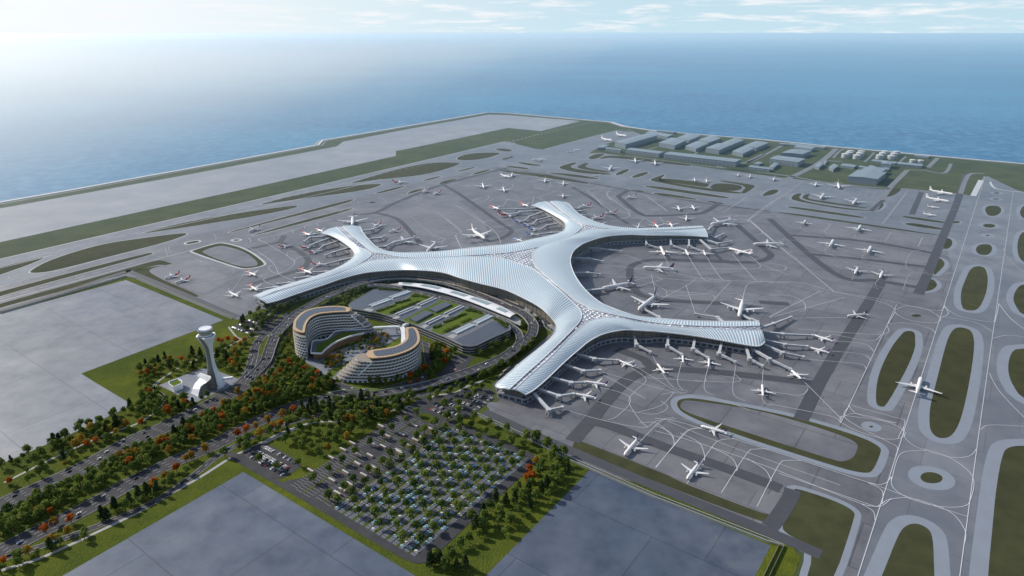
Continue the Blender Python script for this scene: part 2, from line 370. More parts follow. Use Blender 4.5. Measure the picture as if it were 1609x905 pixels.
# reclaimed slabs
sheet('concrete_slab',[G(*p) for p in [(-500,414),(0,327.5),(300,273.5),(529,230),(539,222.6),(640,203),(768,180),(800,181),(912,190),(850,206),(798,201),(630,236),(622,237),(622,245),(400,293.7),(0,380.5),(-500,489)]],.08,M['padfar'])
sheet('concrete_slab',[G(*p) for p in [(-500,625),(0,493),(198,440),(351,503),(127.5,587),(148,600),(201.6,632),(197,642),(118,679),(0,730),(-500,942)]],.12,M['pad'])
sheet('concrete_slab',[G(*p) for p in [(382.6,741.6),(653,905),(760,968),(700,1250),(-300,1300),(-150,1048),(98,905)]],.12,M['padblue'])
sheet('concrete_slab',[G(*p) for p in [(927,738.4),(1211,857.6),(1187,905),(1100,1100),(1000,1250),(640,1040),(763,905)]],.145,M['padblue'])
# airside pavement
pave_px=[(-600,580),(0,407.4),(463,300),(400,314),(793,222),(811,225),(800,231),(853,234.6),(969,205),(998,207.5),(1009,212),(949,227),(925,241),
 (944,240),(1086,259.5),(1200,277),(1234.5,279.4),(1391,298),(1421,295.6),(1453,299),(1508,304),(1528,308),(1545,277.5),(1554.5,277),(1557,286),(1609,302),(2400,400),
 (3200,700),(3200,1400),(1100,1400),(1262,905),(1283,868),(1260,868),(1225,847),(1029,767),(927,738),(760,652),(786,628),(775,604),(874,516),(840,480),(760,440),(640,420),(560,430),(440,475),(396,491),(373,503),(198,432.6),(0,488),(-600,680)]
pave_px.pop(2); pave_px.insert(2,(440,305.5)); del pave_px[3]
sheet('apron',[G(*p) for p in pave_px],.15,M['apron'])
# runway strips: paler concrete
def band(name,c0,c1,w,z,m,ext=0):
    a,c=G(*c0),G(*c1); d=(c-a).normalized(); a=a-d*ext; c=c+d*ext
    return ribbon(name,[a,c],w/2,z,-w/2,z,m)
sheet('runway',W('a',[(-900,560),(0,320),(1380,0),(1609,-52),(1609,-15),(1100,105),(640,203),(0,365),(-900,600)],0)[:],.19,M['runway'])
sheet('runway',[G(*p) for p in [(463,300),(540,281.5),(793,222.5),(811,225),(760,240),(545,291),(400,325),(350,338)]],.205,M['runway'])
sheet('taxiway',[G(*p) for p in [(-300,560),(0,458),(150,422),(270,385),(330,368),(420,350),(560,318),(640,298),(760,262),(850,266),(1010,292),(1150,316),(1221,333),(1480,370),(1480,390),(1500,640),(1400,640),(1460,400),(1221,345),(1000,300),(800,272),(640,305),(330,380),(230,412),(190,420),(0,476),(-300,560)][:-1]],.17,M['runway']) if False else None
sheet('taxiway',[G(*p) for p in [(793,222),(850,236),(969,205.5),(998,208),(1009,212),(949,227),(925,241),(944,241),(1086,260),(1234,280),(1391,299),(1508,305),(1528,309),(1546,278),(1556,279),(1609,304),(2400,402),(3200,700),(3200,1400),(1250,1250),(1345,905),(1430,640),(1500,430),(1482,374),(1364,353),(1221,333.5),(1009,299),(850,268),(780,262),(650,288),(470,330),(300,372),(0,452),(-300,540),(-300,505),(0,412),(440,307),(640,262)]],.17,M['runway'])
# grass islands with pale shoulders
islands=[('a',[(135,378),(240,320),(470,250),(640,225),(860,196),(880,204),(760,245),(500,310),(250,375),(160,385)],5),
('a',[(660,197),(900,140),(1140,100),(1380,68),(1393,72),(1380,80),(1200,118),(900,165),(700,196)],4),
('a',[(-300,565),(0,470),(690,290),(718,292),(700,300),(620,322),(0,490),(-300,590)],4),
('a',[(-300,440),(0,357),(180,315),(215,308),(150,340),(0,392),(-300,500)],4),
('a',[(-200,590),(0,529),(600,364),(735,325),(765,328),(820,348),(800,352),(740,341),(600,385),(0,545),(-200,605)],2),
('a',[(610,383),(650,368),(745,350),(782,358),(770,366),(680,385),(930,490),(920,496),(885,497),(640,400)],1),
('a',[(905,280),(1015,245),(1060,248),(1150,275),(1240,340),(1220,352),(1160,363),(1115,358),(900,284)],8),
('a',[(870,243),(920,233),(935,238),(880,250)],8),('a',[(1090,230),(1110,227),(1122,230),(1105,234)],9),
('_',[(359,364.8),(551,313),(556.6,314),(540,320.5),(400,355.5),(363,365.5)],5),
('_',[(396,369.8),(470,348),(551.6,327),(555,328),(517,340),(400,370)],5),
('c',[(15,693),(250,630),(600,570),(790,558),(806,565),(700,600),(280,655),(100,682)],5),
('c',[(590,557),(900,465),(1120,422),(1290,425),(1302,435),(1100,500),(800,530),(650,550)],5),
('c',[(1270,397),(1350,365),(1550,360),(1552,370),(1440,405),(1300,412)],6),('c',[(1275,480),(1390,450),(1398,455),(1300,482)],5),
('c',[(1060,537),(1165,510),(1182,513),(1090,539)],5),('c',[(755,618),(900,580),(955,571),(930,583),(790,620)],5),
('c',[(965,620),(1000,600),(1060,590),(1075,592),(1040,605),(980,621)],5),('c',[(1165,558),(1200,540),(1290,525),(1250,540),(1180,560)],3),
('c',[(1372,500),(1420,480),(1500,465),(1485,475),(1390,501)],5),('_',[(777,234),(790,233),(807,236),(800,238.5),(785,237)],6),
('c',[(725,676),(745,671),(765,675),(745,681)],1),('c',[(1530,468),(1609,475),(1609,482),(1560,478)],3),('c',[(1555,405),(1590,392),(1620,394),(1590,406)],3),
('l',[(42,379),(120,388),(205,401),(190,406),(100,399)],4),('l',[(-20,403),(60,410),(130,421),(110,427),(0,414)],4),('l',[(0,345),(35,347),(0,360)],3),
('l',[(-20,440),(0,436),(250,462),(505,514),(500,520),(300,490),(0,448)],4),('l',[(250,447),(400,456),(570,484),(560,490),(450,480),(258,453)],5),
('l',[(310,412),(400,384),(438,385),(372,412),(450,430),(655,455),(640,462),(450,452),(330,425)],5),
('l',[(480,388),(430,410),(450,424),(620,449),(640,441),(465,415),(502,388)],0),
('l',[(665,460),(720,430),(765,425),(740,445),(695,464)],5),('l',[(500,352),(540,332),(600,326),(606,330),(555,360),(510,363)],5),
('l',[(560,358),(640,335),(1000,370),(1150,400),(1130,405),(900,380),(640,350),(590,360)],0),
('l',[(770,475),(830,450),(885,443),(862,462),(795,482)],5),
('l',[(890,490),(980,458),(985,461),(942,499),(1230,543),(1480,574),(1470,580),(1400,578),(1200,556),(905,503)],5),
('l',[(960,482),(1270,515),(1248,537),(1225,538),(1000,507),(945,495)],0),('l',[(1262,542),(1310,510),(1490,530),(1440,568),(1300,553)],0),
('l',[(1460,575),(1510,532),(1330,503),(1335,494),(1545,525),(1560,534),(1490,582)],5),
('l',[(838,530),(960,536),(1395,602),(1385,612),(1200,590),(900,545)],5),('l',[(910,574),(1000,581),(1190,613),(1180,620),(1000,598),(920,583)],5),
('l',[(1250,625),(1300,631),(1365,645),(1340,647),(1260,632)],3),('l',[(755,557),(840,562),(858,570),(800,568)],3),('l',[(610,537),(650,536),(655,542)],1),
('m',[(190,510),(240,475),(305,475),(270,505),(200,516)],10),
('m',[(370,530),(395,503),(450,494),(408,539),(700,590),(880,605),(900,611),(700,601),(400,546)],10),
('m',[(440,540),(455,508),(500,500),(470,530),(560,545),(870,590),(850,595)],0),
('m',[(895,600),(930,555),(960,560),(955,585),(920,608)],11),('m',[(348,582),(420,585),(842,646),(830,656),(700,640),(360,590)],8),
('m',[(275,617),(400,625),(1330,763),(1320,768),(700,680),(300,622)],1),('m',[(1070,638),(1200,655),(1360,680),(1350,688),(1200,670),(1080,649)],4),
('m',[(1090,688),(1150,684),(1345,720),(1340,731),(1200,715),(1100,697)],9),('m',[(1392,674),(1430,672),(1445,680),(1430,687),(1390,688)],8),
('m',[(955,522),(1010,460),(1085,466),(1020,516)],2),('m',[(1322,853),(1350,775),(1390,790),(1395,820),(1370,850)],13),
('i',[(1360,400),(1375,375),(1450,375),(1470,405),(1440,440),(1380,440)],11),('i',[(1345,500),(1365,490),(1410,490),(1432,503),(1410,515),(1365,512)],14),
('i',[(1300,650),(1325,620),(1395,617),(1412,650),(1385,689),(1320,685)],13),('i',[(1410,295),(1435,290),(1462,295),(1435,301)],14),
('i',[(1403,333),(1430,329),(1457,333),(1430,338)],14),('i',[(1362,563),(1380,558),(1396,563),(1378,567)],16),
('i',[(1609,370),(1580,410),(1592,450),(1640,465),(1700,460),(1700,360)],13),('i',[(1609,530),(1570,580),(1565,680),(1609,745),(1800,760),(1800,520)],14),
('_',[(1465,435),(1473,407),(1479,406),(1486,415),(1476,426)],13),('_',[(1446,458),(1459,439),(1467,439),(1473,447),(1470,452),(1462.6,457)],12),
('_',[(1516,441),(1526,419),(1546,418),(1552,432),(1552,447.5),(1548,466),(1537,487.5),(1520,488.5),(1510.6,483.5),(1509,460)],16),
('j',[(840,335),(870,320),(910,325),(922,345),(921,460),(740,800),(700,803),(668,780),(682,605),(765,430)],15),
('_',[(1494,522),(1502,514.6),(1515,514.6),(1529,521),(1531.7,550.6),(1514.8,646),(1498,686),(1476,690),(1463,680),(1460,666),(1461,639),(1470,605),(1486,540.7)],18),
('_',[(1600,547),(1589,553),(1583,575),(1587,599),(1609,632),(1760,690),(1760,540)],20),('_',[(1609,446),(1599,451),(1592,465),(1593,477),(1609,500),(1760,530),(1760,430)],16),
('_',[(1575,712),(1585,702),(1609,700),(1800,700),(1800,1100),(1540,1100),(1552,905),(1559,832),(1565,767)],20),
('_',[(1412,838),(1424,825),(1440,822),(1457,829),(1466,842),(1468,905),(1472,1010),(1340,1010),(1386,905)],18),
('_',[(1445,750),(1450,743),(1464,741.5),(1478,746),(1482,752),(1477,758.5),(1463,760),(1450,757)],17),
('_',[(1365,670.5),(1369,668.5),(1373,670.5),(1369,672.5)],13),('_',[(1430,496),(1440,493),(1450,496),(1440,499)],0),
('k',[(620,541),(600,514),(780,572),(870,618),(870,650),(760,980),(640,980),(702,777),(560,715),(555,670)],9),
('h',[(400,690),(415,668),(440,668),(1030,905),(1340,1020),(1320,1035),(1270,1045),(640,800),(405,707)],0),
('k',[(90,150),(115,127),(200,128),(600,205),(900,295),(985,340),(985,365),(950,448),(910,455),(800,430),(300,268),(120,195)],12)]
gi=MB(); sh=MB(); shn=MB(); ISL=[]
for fr,pts,wd in islands:
    wp=[G(x,y) for x,y in P(fr,pts)]
    c=sum(wp,Vector())/len(wp)
    sm=chaikin(wp,2)
    if area(sm)<0: sm=sm[::-1]
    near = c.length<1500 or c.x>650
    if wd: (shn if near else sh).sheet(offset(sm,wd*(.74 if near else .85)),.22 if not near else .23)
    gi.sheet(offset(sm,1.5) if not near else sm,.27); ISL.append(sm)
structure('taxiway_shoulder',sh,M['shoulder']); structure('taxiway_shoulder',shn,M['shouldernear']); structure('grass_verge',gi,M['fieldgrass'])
for fr,pts,m in [('a',[(940,290),(960,275),(1030,255),(1070,262),(1150,285),(1222,345),(1165,358),(1100,350)],'apron'),
                 ('k',[(108,160),(120,140),(150,135),(430,175),(650,235),(830,295),(885,325),(883,350),(865,388),(820,405),(780,398),(200,212),(120,180)],'apron')]:
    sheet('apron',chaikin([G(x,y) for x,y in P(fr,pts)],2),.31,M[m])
# service roads
SR=[]
def road(fr,pts,w,name='service_road',m='service',z=.35,smooth=True,mbk=None):
    line=[G(x,y) for x,y in P(fr,pts)]
    if smooth: line=catmull(line,6)
    b=MB(); b.strip(setz(side(line,w/2),z),setz(side(line,-w/2),z)); SR.append((line,w/2))
    if mbk is not None: mbk.v; 
    return structure(name,b,M[m]), line
z0=.35
for i,(fr,pts,w) in enumerate([('_',[(1518,274.5),(1503,320),(1480.6,374),(1460,425),(1443,462)],19),('_',[(1386,440),(1361,482),(1316,552),(1286,604),(1258,660)],19),
 ('_',[(1209,344),(1308,428),(1380,441),(1445,452)],17),('i',[(130,562),(600,600),(1075,682)],15),('i',[(250,680),(640,720),(1040,768)],15),('i',[(30,425),(250,490),(600,540),(1090,605)],0),
 ('_',[(971.5,309),(1004,335),(1030,339),(1095,336),(1115,329),(1131,318)],16),('l',[(685,600),(750,560)],16),
 ('u',[(1640,555),(1400,548),(1140,545),(1000,548),(900,575),(855,615),(862,720),(900,790),(980,835),(1200,868),(1609,890)],16),
 ('g',[(1400,735),(1609,750)],16),('g',[(800,442),(1300,457),(1400,450),(1480,410),(1420,350),(1240,190)],16),('g',[(1140,445),(1090,400)],10),
 ('h',[(600,255),(720,300),(780,338),(1050,358),(1500,410)],18),('h',[(770,342),(660,385),(560,480),(480,580),(400,670)],20),('h',[(470,578),(600,610),(800,690),(1200,830),(1340,885)],17),
 ('c',[(1609,455),(1200,560),(900,675),(760,742),(620,752)],14),('c',[(760,742),(900,780),(1000,880),(1050,940)],14),('_',[(698,291),(728,309),(785.6,350),(803,361),(797,370),(776,378),(740,382)],13),
 ('_',[(780,265),(850,273),(950,292),(1100,318),(1209,332)],9),('p',[(380,200),(330,265),(180,305),(0,345)],14),('p',[(330,265),(500,350),(620,440),(620,500),(540,560),(150,680),(0,720)],14),
 ('i',[(720,340),(640,410)],13),('i',[(960,290),(900,430)],15),('l',[(400,540),(520,610),(640,700),(750,770)],12),
 ('_',[(760,647),(830,679),(899,709),(1029,764),(1200,833),(1290,872)],15),('k',[(600,525),(590,560),(540,640),(500,690)],17),
 ('a',[(-100,588),(0,560),(300,474),(580,382),(640,392),(1110,590)],13)]):
    if w: road(fr,pts,w,z=.35+.012*(i%8))
for fr,pts,w in [('m',[(660,215),(560,300),(400,385),(330,412)],22),('m',[(-100,325),(0,345),(180,365),(400,395),(600,430),(1000,470)],14),('m',[(1300,275),(1240,335)],16),
 ('m',[(1205,350),(1340,370),(1385,310)],12),('m',[(600,290),(700,300)],12),('m',[(1110,350),(1060,400),(1000,462),(900,600)],17),('m',[(1110,350),(1205,352)],12),
 ('m',[(1600,375),(1500,380),(1445,500)],14),('m',[(320,195),(110,300),(0,300)],14),('l',[(730,340),(1160,395),(1609,450)],12),('l',[(1609,330),(1500,385)],18),('m',[(640,275),(690,225),(740,215)],10),
 ('m',[(900,240),(840,300)],10),('m',[(1100,265),(1060,300)],10),('l',[(1230,290),(1160,340)],10),('l',[(940,285),(880,300)],10)]:
    road(fr,pts,w,m='grey_road',z=.40)
# ------------------------------------------------------------------ painted lines
def lines(name, data, w, m, z, smooth=True):
    b=MB(); gx=0
    for fr,pts in data:
        gx+=1
        l=[G(x,y) for x,y in P(fr,pts)]
        if len(l)>2 and smooth: l=catmull(l,5)
        zz=z+.006*(gx%7); cc=sum(l,Vector())/len(l); ww=w*max(1,min(2.4,cc.length/1050)); b.strip(setz(side(l,ww/2),zz),setz(side(l,-ww/2),zz))
    return structure(name,b,m)
lines('taxiway_marking',[('_',[(1548,277),(1348,905),(1280,1120)]),('_',[(1592,302),(1552,580),(1508,905),(1480,1100)]),('_',[(1409,478.5),(1321,665)]),
 ('_',[(1177.6,346),(1215,378),(1240,399.5),(1311,459)]),('j',[(0,15),(200,18),(410,75),(690,135),(780,175),(795,200),(750,275)]),('j',[(410,75),(700,122),(900,168),(1060,195),(1100,180),(1105,150)]),
 ('j',[(0,97),(130,100),(215,140),(225,190),(190,200)]),('j',[(0,235),(320,70)]),('j',[(0,240),(480,110)]),('j',[(140,242),(490,238)]),
 ('j',[(180,310),(700,345),(745,290)]),('j',[(400,345),(640,385),(705,350)]),('j',[(400,385),(600,405),(660,455)]),('j',[(390,450),(590,470),(640,510)]),('j',[(250,505),(560,530),(612,565)]),
 ('j',[(205,630),(460,885)]),('j',[(0,705),(190,730),(245,690)]),('j',[(0,785),(380,860),(450,905)]),('j',[(795,190),(870,165),(1000,190),(1080,245),(1040,272),(900,258),(810,222),(795,190)]),
 ('j',[(1080,240),(1130,215),(1105,160)]),('j',[(1105,170),(1200,230),(1400,265),(1430,240),(1450,150)]),('j',[(1080,240),(1100,235),(1300,270),(1415,330)]),('j',[(750,275),(900,275),(1020,310),(1050,340)]),
 ('j',[(1450,150),(1520,240),(1609,310)]),('j',[(1390,590),(1450,700),(1609,870)]),('j',[(1412,370),(1500,350),(1609,360)]),('j',[(500,790),(560,850),(800,905)]),('j',[(450,895),(480,860),(800,905)]),
 ('k',[(860,160),(1040,210),(1090,230),(1060,300)]),('k',[(850,160),(830,215),(1000,310),(1055,340),(1050,380)]),('k',[(805,215),(870,195),(1000,225),(1085,270),(1075,300),(1000,305),(880,270),(805,230)]),
 ('k',[(1085,250),(1090,300),(1150,345),(1290,385),(1370,380),(1400,350)]),('k',[(1030,490),(1060,385),(1100,360),(1180,358)]),('k',[(1170,348),(1290,390),(1385,470),(1375,570),(1340,600),(1240,600),(1120,570),(1040,520),(1030,470)]),
 ('k',[(990,590),(1020,570),(1120,565),(1280,620),(1350,700),(1350,760)]),('k',[(540,455),(800,545),(960,600)]),('k',[(960,660),(950,620),(900,590)]),('k',[(930,495),(1150,575),(1365,645)]),
 ('k',[(5,430),(110,300),(150,265),(210,260)]),('k',[(0,245),(70,280),(85,330)]),('k',[(140,500),(250,340),(290,310),(350,305)]),('k',[(290,540),(400,370),(440,350),(495,350)]),('k',[(445,600),(540,420),(580,400),(640,400)]),
 ('k',[(330,300),(640,400),(930,495),(1000,500),(1030,470)]),('k',[(0,270),(180,320),(500,430),(850,570),(960,600),(990,580)]),('k',[(110,280),(190,320),(215,370),(215,400)]),('k',[(240,340),(330,385),(358,430),(355,445)]),('k',[(400,390),(480,440),(508,490)]),('k',[(0,215),(100,230),(330,300)]),
 ('k',[(1420,265),(1460,245),(1609,250)]),('k',[(900,590),(980,600),(1030,565)]),('k',[(930,498),(990,530),(990,590)])],.72,M['line'],.50)
lines('stand_marking',[('h',[(440,360),(525,365),(730,480)]),('h',[(520,355),(860,450),(1020,470),(1200,530)]),('h',[(600,305),(730,385),(690,440),(655,490),(700,570),(740,610)]),('h',[(690,335),(860,440),(920,450)]),
 ('h',[(500,420),(640,460),(660,500),(600,560),(560,575)]),('h',[(350,525),(550,580),(720,610),(780,580),(870,570)]),('h',[(460,470),(600,520),(760,550),(830,520),(800,490)]),('h',[(755,270),(810,370),(860,430),(920,445)]),
 ('h',[(898,300),(875,400),(900,440)]),('h',[(1018,320),(995,430),(1040,465)]),('h',[(1140,320),(1125,450),(1180,490)]),('h',[(1262,340),(1258,480),(1300,510)]),('h',[(740,385),(1130,405),(1135,370)]),
 ('h',[(800,460),(860,450)]),('h',[(1000,385),(1000,400),(950,400)]),('h',[(775,790),(870,680),(930,620),(980,610)]),('h',[(690,690),(800,580),(860,565)]),('h',[(700,540),(800,510),(860,450)]),('h',[(700,590),(780,590),(850,650),(860,690)]),
 ('h',[(830,580),(1100,690),(1609,870)]),
 ('g',[(350,0),(490,120),(350,175)]),('g',[(245,0),(330,100)]),('g',[(430,390),(620,470),(860,545),(1100,580),(1609,600)]),('g',[(300,470),(620,505),(1290,500)]),('g',[(290,560),(720,570),(940,590),(1190,590)]),('g',[(710,380),(760,480),(700,480)]),
 ('g',[(893,400),(1000,570),(1060,580)]),('g',[(1012,395),(1130,570),(1190,585)]),('g',[(1210,400),(1370,580),(1420,590)]),('g',[(640,540),(660,620),(675,680),(740,700),(745,660),(680,620),(640,590)]),('g',[(885,620),(950,820)]),('g',[(1200,590),(1090,710),(1010,810)]),
 ('g',[(950,580),(890,620),(740,700),(620,770)]),('g',[(1380,595),(1310,620),(1285,720)]),('g',[(740,660),(1040,680),(1090,710)]),('g',[(1130,680),(1250,680),(1290,720)]),('g',[(1270,415),(1609,550)]),('g',[(1320,400),(1400,470),(1390,500),(1290,500)]),('g',[(1400,460),(1570,480),(1570,510),(1400,510)]),
 ('g',[(0,110),(200,120),(540,150),(900,130),(1330,140)]),('g',[(590,145),(550,190)]),('g',[(600,150),(660,190)]),('g',[(700,140),(720,165),(765,190)]),('g',[(620,0),(755,100)]),('g',[(880,0),(960,0)]),('g',[(1540,0),(1330,150),(1360,190),(1500,310)]),('g',[(1330,160),(1420,240),(1400,260),(1370,265)]),('g',[(1140,110),(1310,0)]),('g',[(520,590),(650,555),(720,575)]),('g',[(490,640),(640,600),(720,575)]),
 ('g',[(1020,160),(1240,130),(1609,120)]),('g',[(690,705),(860,690),(1040,680)]),('g',[(1470,840),(1609,770)]),
 ('f',[(0,190),(60,190),(130,220),(460,440),(540,580)]),('f',[(0,330),(150,450),(100,500),(160,625)]),('f',[(200,500),(380,600)]),('f',[(360,370),(430,350),(640,340)]),('f',[(550,220),(610,140)]),('f',[(330,175),(410,140),(405,110),(240,165)]),('f',[(720,150),(900,125),(1060,75),(1370,55),(1480,10)]),
 ('f',[(840,200),(860,120)]),('f',[(900,125),(960,160)]),('f',[(1370,55),(1600,255)]),('f',[(1609,60),(1570,90),(1609,150)]),('f',[(430,160),(500,130),(640,150),(720,160)]),('f',[(660,20),(650,0)]),('f',[(860,20),(900,40),(1040,60),(1060,75)]),('f',[(430,415),(640,400)]),('f',[(500,460),(800,430)]),
 ('p',[(0,330),(100,370),(270,500),(330,610),(500,690)]),('p',[(100,240),(200,290),(400,410),(490,480),(450,540),(330,600),(160,670),(310,740)]),('p',[(270,510),(215,540),(260,590),(330,610)]),('p',[(0,230),(30,260),(20,280)]),('p',[(120,260),(130,230),(330,190),(640,90),(870,30)]),('p',[(600,130),(600,100),(700,60)]),
 ('p',[(740,100),(740,60),(1000,15)]),('p',[(410,420),(420,380),(520,370)]),('p',[(480,480),(540,430),(640,420)]),('p',[(480,180),(470,150),(560,120)]),
 ('q',[(1040,0),(1110,140)]),('q',[(900,90),(940,40),(1150,30)]),('q',[(1150,0),(1440,110)]),('q',[(1350,60),(1600,140)]),('q',[(830,0),(940,40)])],.6,M['line'],.56)
lines('faint_marking',[('c',[(0,700),(400,660),(800,640),(1000,680),(1060,640)]),('c',[(620,640),(660,680),(620,700),(530,740)]),('c',[(780,640),(830,670),(800,700),(720,700),(640,770)]),('c',[(980,760),(1150,900)]),('c',[(1000,760),(1120,740),(1160,740),(1330,890)]),('c',[(1070,720),(1000,700),(900,690),(1280,700),(1460,810)]),
 ('c',[(240,860),(240,840),(400,790),(620,750)]),('c',[(1180,760),(1210,790),(1070,790)]),('c',[(1210,800),(1270,830),(1100,830)]),('l',[(500,560),(620,650),(770,720),(700,740)]),('l',[(740,500),(610,580),(780,700)]),('l',[(860,590),(1000,690)]),('l',[(1300,690),(1609,560)]),('l',[(0,430),(250,490),(500,550),(900,600)]),('l',[(160,530),(250,500),(250,550),(160,540)]),
 ('m',[(0,580),(390,410)]),('m',[(100,670),(420,440),(450,430)]),('m',[(950,690),(1110,480)]),('m',[(100,670),(380,905)]),('m',[(0,500),(200,520),(250,560),(120,600)]),('m',[(580,740),(625,690)]),('m',[(580,740),(650,770),(980,800)]),('m',[(430,710),(450,730),(600,790)]),('m',[(1175,835),(1200,780)]),('m',[(970,800),(1005,745)]),('m',[(780,760),(790,790),(980,810),(1180,835)]),
 ('m',[(800,505),(825,475)]),('m',[(840,510),(870,480)]),('m',[(880,522),(910,487)]),('m',[(600,480),(640,450)]),('m',[(690,495),(720,460)]),('m',[(440,430),(240,580),(100,670)]),('i',[(350,545),(390,490)]),('i',[(350,545),(560,580),(740,600)]),('i',[(730,600),(770,545)]),('i',[(730,600),(1040,640)]),('i',[(940,635),(970,575)]),
 ('i',[(520,845),(540,810)]),('i',[(400,620),(350,660),(440,700),(1000,790)]),('i',[(600,680),(605,720),(900,780)]),('i',[(860,740),(900,670),(1000,650)]),('i',[(860,740),(900,790),(1160,830)]),('i',[(845,905),(890,805),(1000,800)]),('i',[(400,690),(150,660),(160,700),(340,830),(600,870),(690,905)]),('i',[(700,830),(670,880),(780,905)]),('i',[(1090,820),(1160,800),(1150,850)]),
 ('i',[(0,610),(180,600),(500,740)]),('i',[(0,735),(90,760),(90,790),(0,780)]),('i',[(1120,690),(1200,715),(1480,700)]),('i',[(1090,640),(1230,690),(1470,760)]),('i',[(1480,640),(1500,700),(1609,800)]),('i',[(1240,560),(1400,530),(1520,560)]),('i',[(870,290),(720,490)]),('i',[(980,360),(1180,360)]),('i',[(980,400),(1180,400)]),
 ('a',[(790,260),(800,290),(850,290),(940,330),(900,345),(820,350)]),('a',[(1000,200),(1010,230),(950,240)]),('a',[(960,330),(1090,370),(1060,400),(900,430)]),('a',[(880,450),(1050,410)]),('a',[(920,470),(1070,440)]),('a',[(820,430),(980,400)]),('a',[(1140,390),(1080,480)]),('a',[(1110,170),(1240,200),(1280,230),(1120,250)]),
 ('a',[(40,400),(60,415),(200,400)]),('a',[(700,300),(780,310),(770,260)]),
 ('l',[(620,60),(500,110),(180,205),(0,260)]),('l',[(200,330),(560,230),(700,200)])],.75,M['dryline'],.52)
# dashes on the far runway centre line
b=MB()
for l in [W('a',[(-200,395),(0,343),(1380,25),(1500,-5)]),[G(463,306),G(640,265),G(800,229)],W('a',[(0,450),(60,430),(700,262)]),W('a',[(0,505),(700,318)])]:
    for p,d in walk(l,34):
        n=Vector((-d.y,d.x,0))*.5; q=p+d*18; b.add([(p-n)+Vector((0,0,.5)),(q-n)+Vector((0,0,.5)),(q+n)+Vector((0,0,.5)),(p+n)+Vector((0,0,.5))],[(0,1,2,3)])
structure('runway_centre_marking',b,M['line'])
b=MB()
for p,d in walk([G(800+.2486*0,160+.2486*252),G(800+.2486*540,160+.2486*125)],38): b.box((p.x,p.y,.5),(9,5,.3),0)
structure('approach_marking',b,M['seawall'])

M['pale']=mat('runway edge paint',(.50,.53,.57),.6)
b=MB()
for l,w_ in [(W('a',[(-700,490),(0,320),(1380,0)])+[G(793,222.5)],4.0),([G(0,365/1)]*0+W('a',[(-300,432),(0,362),(240,303)]),2.5),(W('a',[(640,203),(1100,105),(1609,-10)])+[G(600,281)],2.5),(W('a',[(-300,600),(0,518),(720,325),(1000,250)]),2.2),
   (W('l',[(225,300),(680,182),(790,190)]),3.5),(W('m',[(1525,515),(1575,415)]),16),(W('i',[(1395,225),(1420,262),(1500,280),(1609,290)]),7)]:
    l=catmull(l,4); b.strip(setz(side(l,w_/2),.45),setz(side(l,-w_/2),.45))
structure('runway_edge_marking',b,M['pale'])

M['standslab']=add_joints(mat('worn stand concrete',(.185,.19,.215),.45,noise=[(.01,(.13,.135,.155),.9,7),(.06,(.21,.215,.235),.5,5)]),60,45,.4,.9,tone=.12)
M['stain']=mat('tyre and oil stained concrete',(.085,.087,.10),.5,noise=[(.02,(.13,.132,.15),1,6)])
b=MB()
for fr,pts in [('h',[(640,300),(690,262),(740,300),(745,345),(700,350),(640,320)]),('h',[(445,600),(640,650),(930,760),(1060,830),(1000,880),(900,850),(430,655)]),('h',[(10,490),(90,500),(180,545),(130,570),(20,530)]),('h',[(250,560),(380,600),(400,640),(350,680),(200,620),(190,600)]),
 ('i',[(30,440),(60,430),(420,480),(1060,590),(1040,640),(600,590),(250,540),(120,520)]),('i',[(150,570),(600,625),(1050,700),(1030,745),(640,700),(260,655)]),('i',[(270,700),(640,745),(1010,790),(960,830),(700,815),(400,770)]),('k',[(0,370),(120,415),(400,520),(545,560),(555,600),(520,640),(440,620),(0,450)]),
 ('u',[(860,590),(1140,560),(1600,580),(1600,640),(1100,640),(900,660)]),('g',[(560,460),(800,455),(1280,470),(1350,520),(900,560),(540,560)]),('g',[(540,620),(1200,690),(1600,700),(1600,735),(900,725),(580,680)]),('j',[(430,560),(610,570),(570,640),(500,780),(300,730),(330,660)]),('j',[(20,120),(480,130),(600,170),(500,230),(300,190),(0,140)]),
 ('a',[(700,360),(880,330),(1100,400),(1000,470),(930,485),(700,390)]),('a',[(900,520),(1000,490),(1150,530),(1180,560),(1100,580),(1000,560)]),('c',[(780,760),(1180,650),(1300,660),(1560,905),(1040,905),(930,790)])]:
    zs_=globals().get('zs_',.285)+.0025; b.sheet(chaikin([G(x,y) for x,y in P(fr,pts)],2),zs_)
structure('stand_slab',b,M['standslab'])
b=MB(); rs=random.Random(5)
for k in range(90):
    x,y=rs.uniform(820,1500),rs.uniform(400,800); c=G(x,y)
    d=E1 if rs.random()<.5 else E2; n=Vector((-d.y,d.x,0)); L_=rs.uniform(10,46); w_=rs.uniform(1.2,4)
    b.add([c-d*L_-n*w_*.3,c-n*w_,c+d*L_-n*w_*.2,c+d*L_+n*w_*.2,c+n*w_,c-d*L_+n*w_*.3],[(0,1,2,3,4,5)])
    for i in range(1,7): v=b.v[-i]; b.v[-i]=(v[0],v[1],.345)
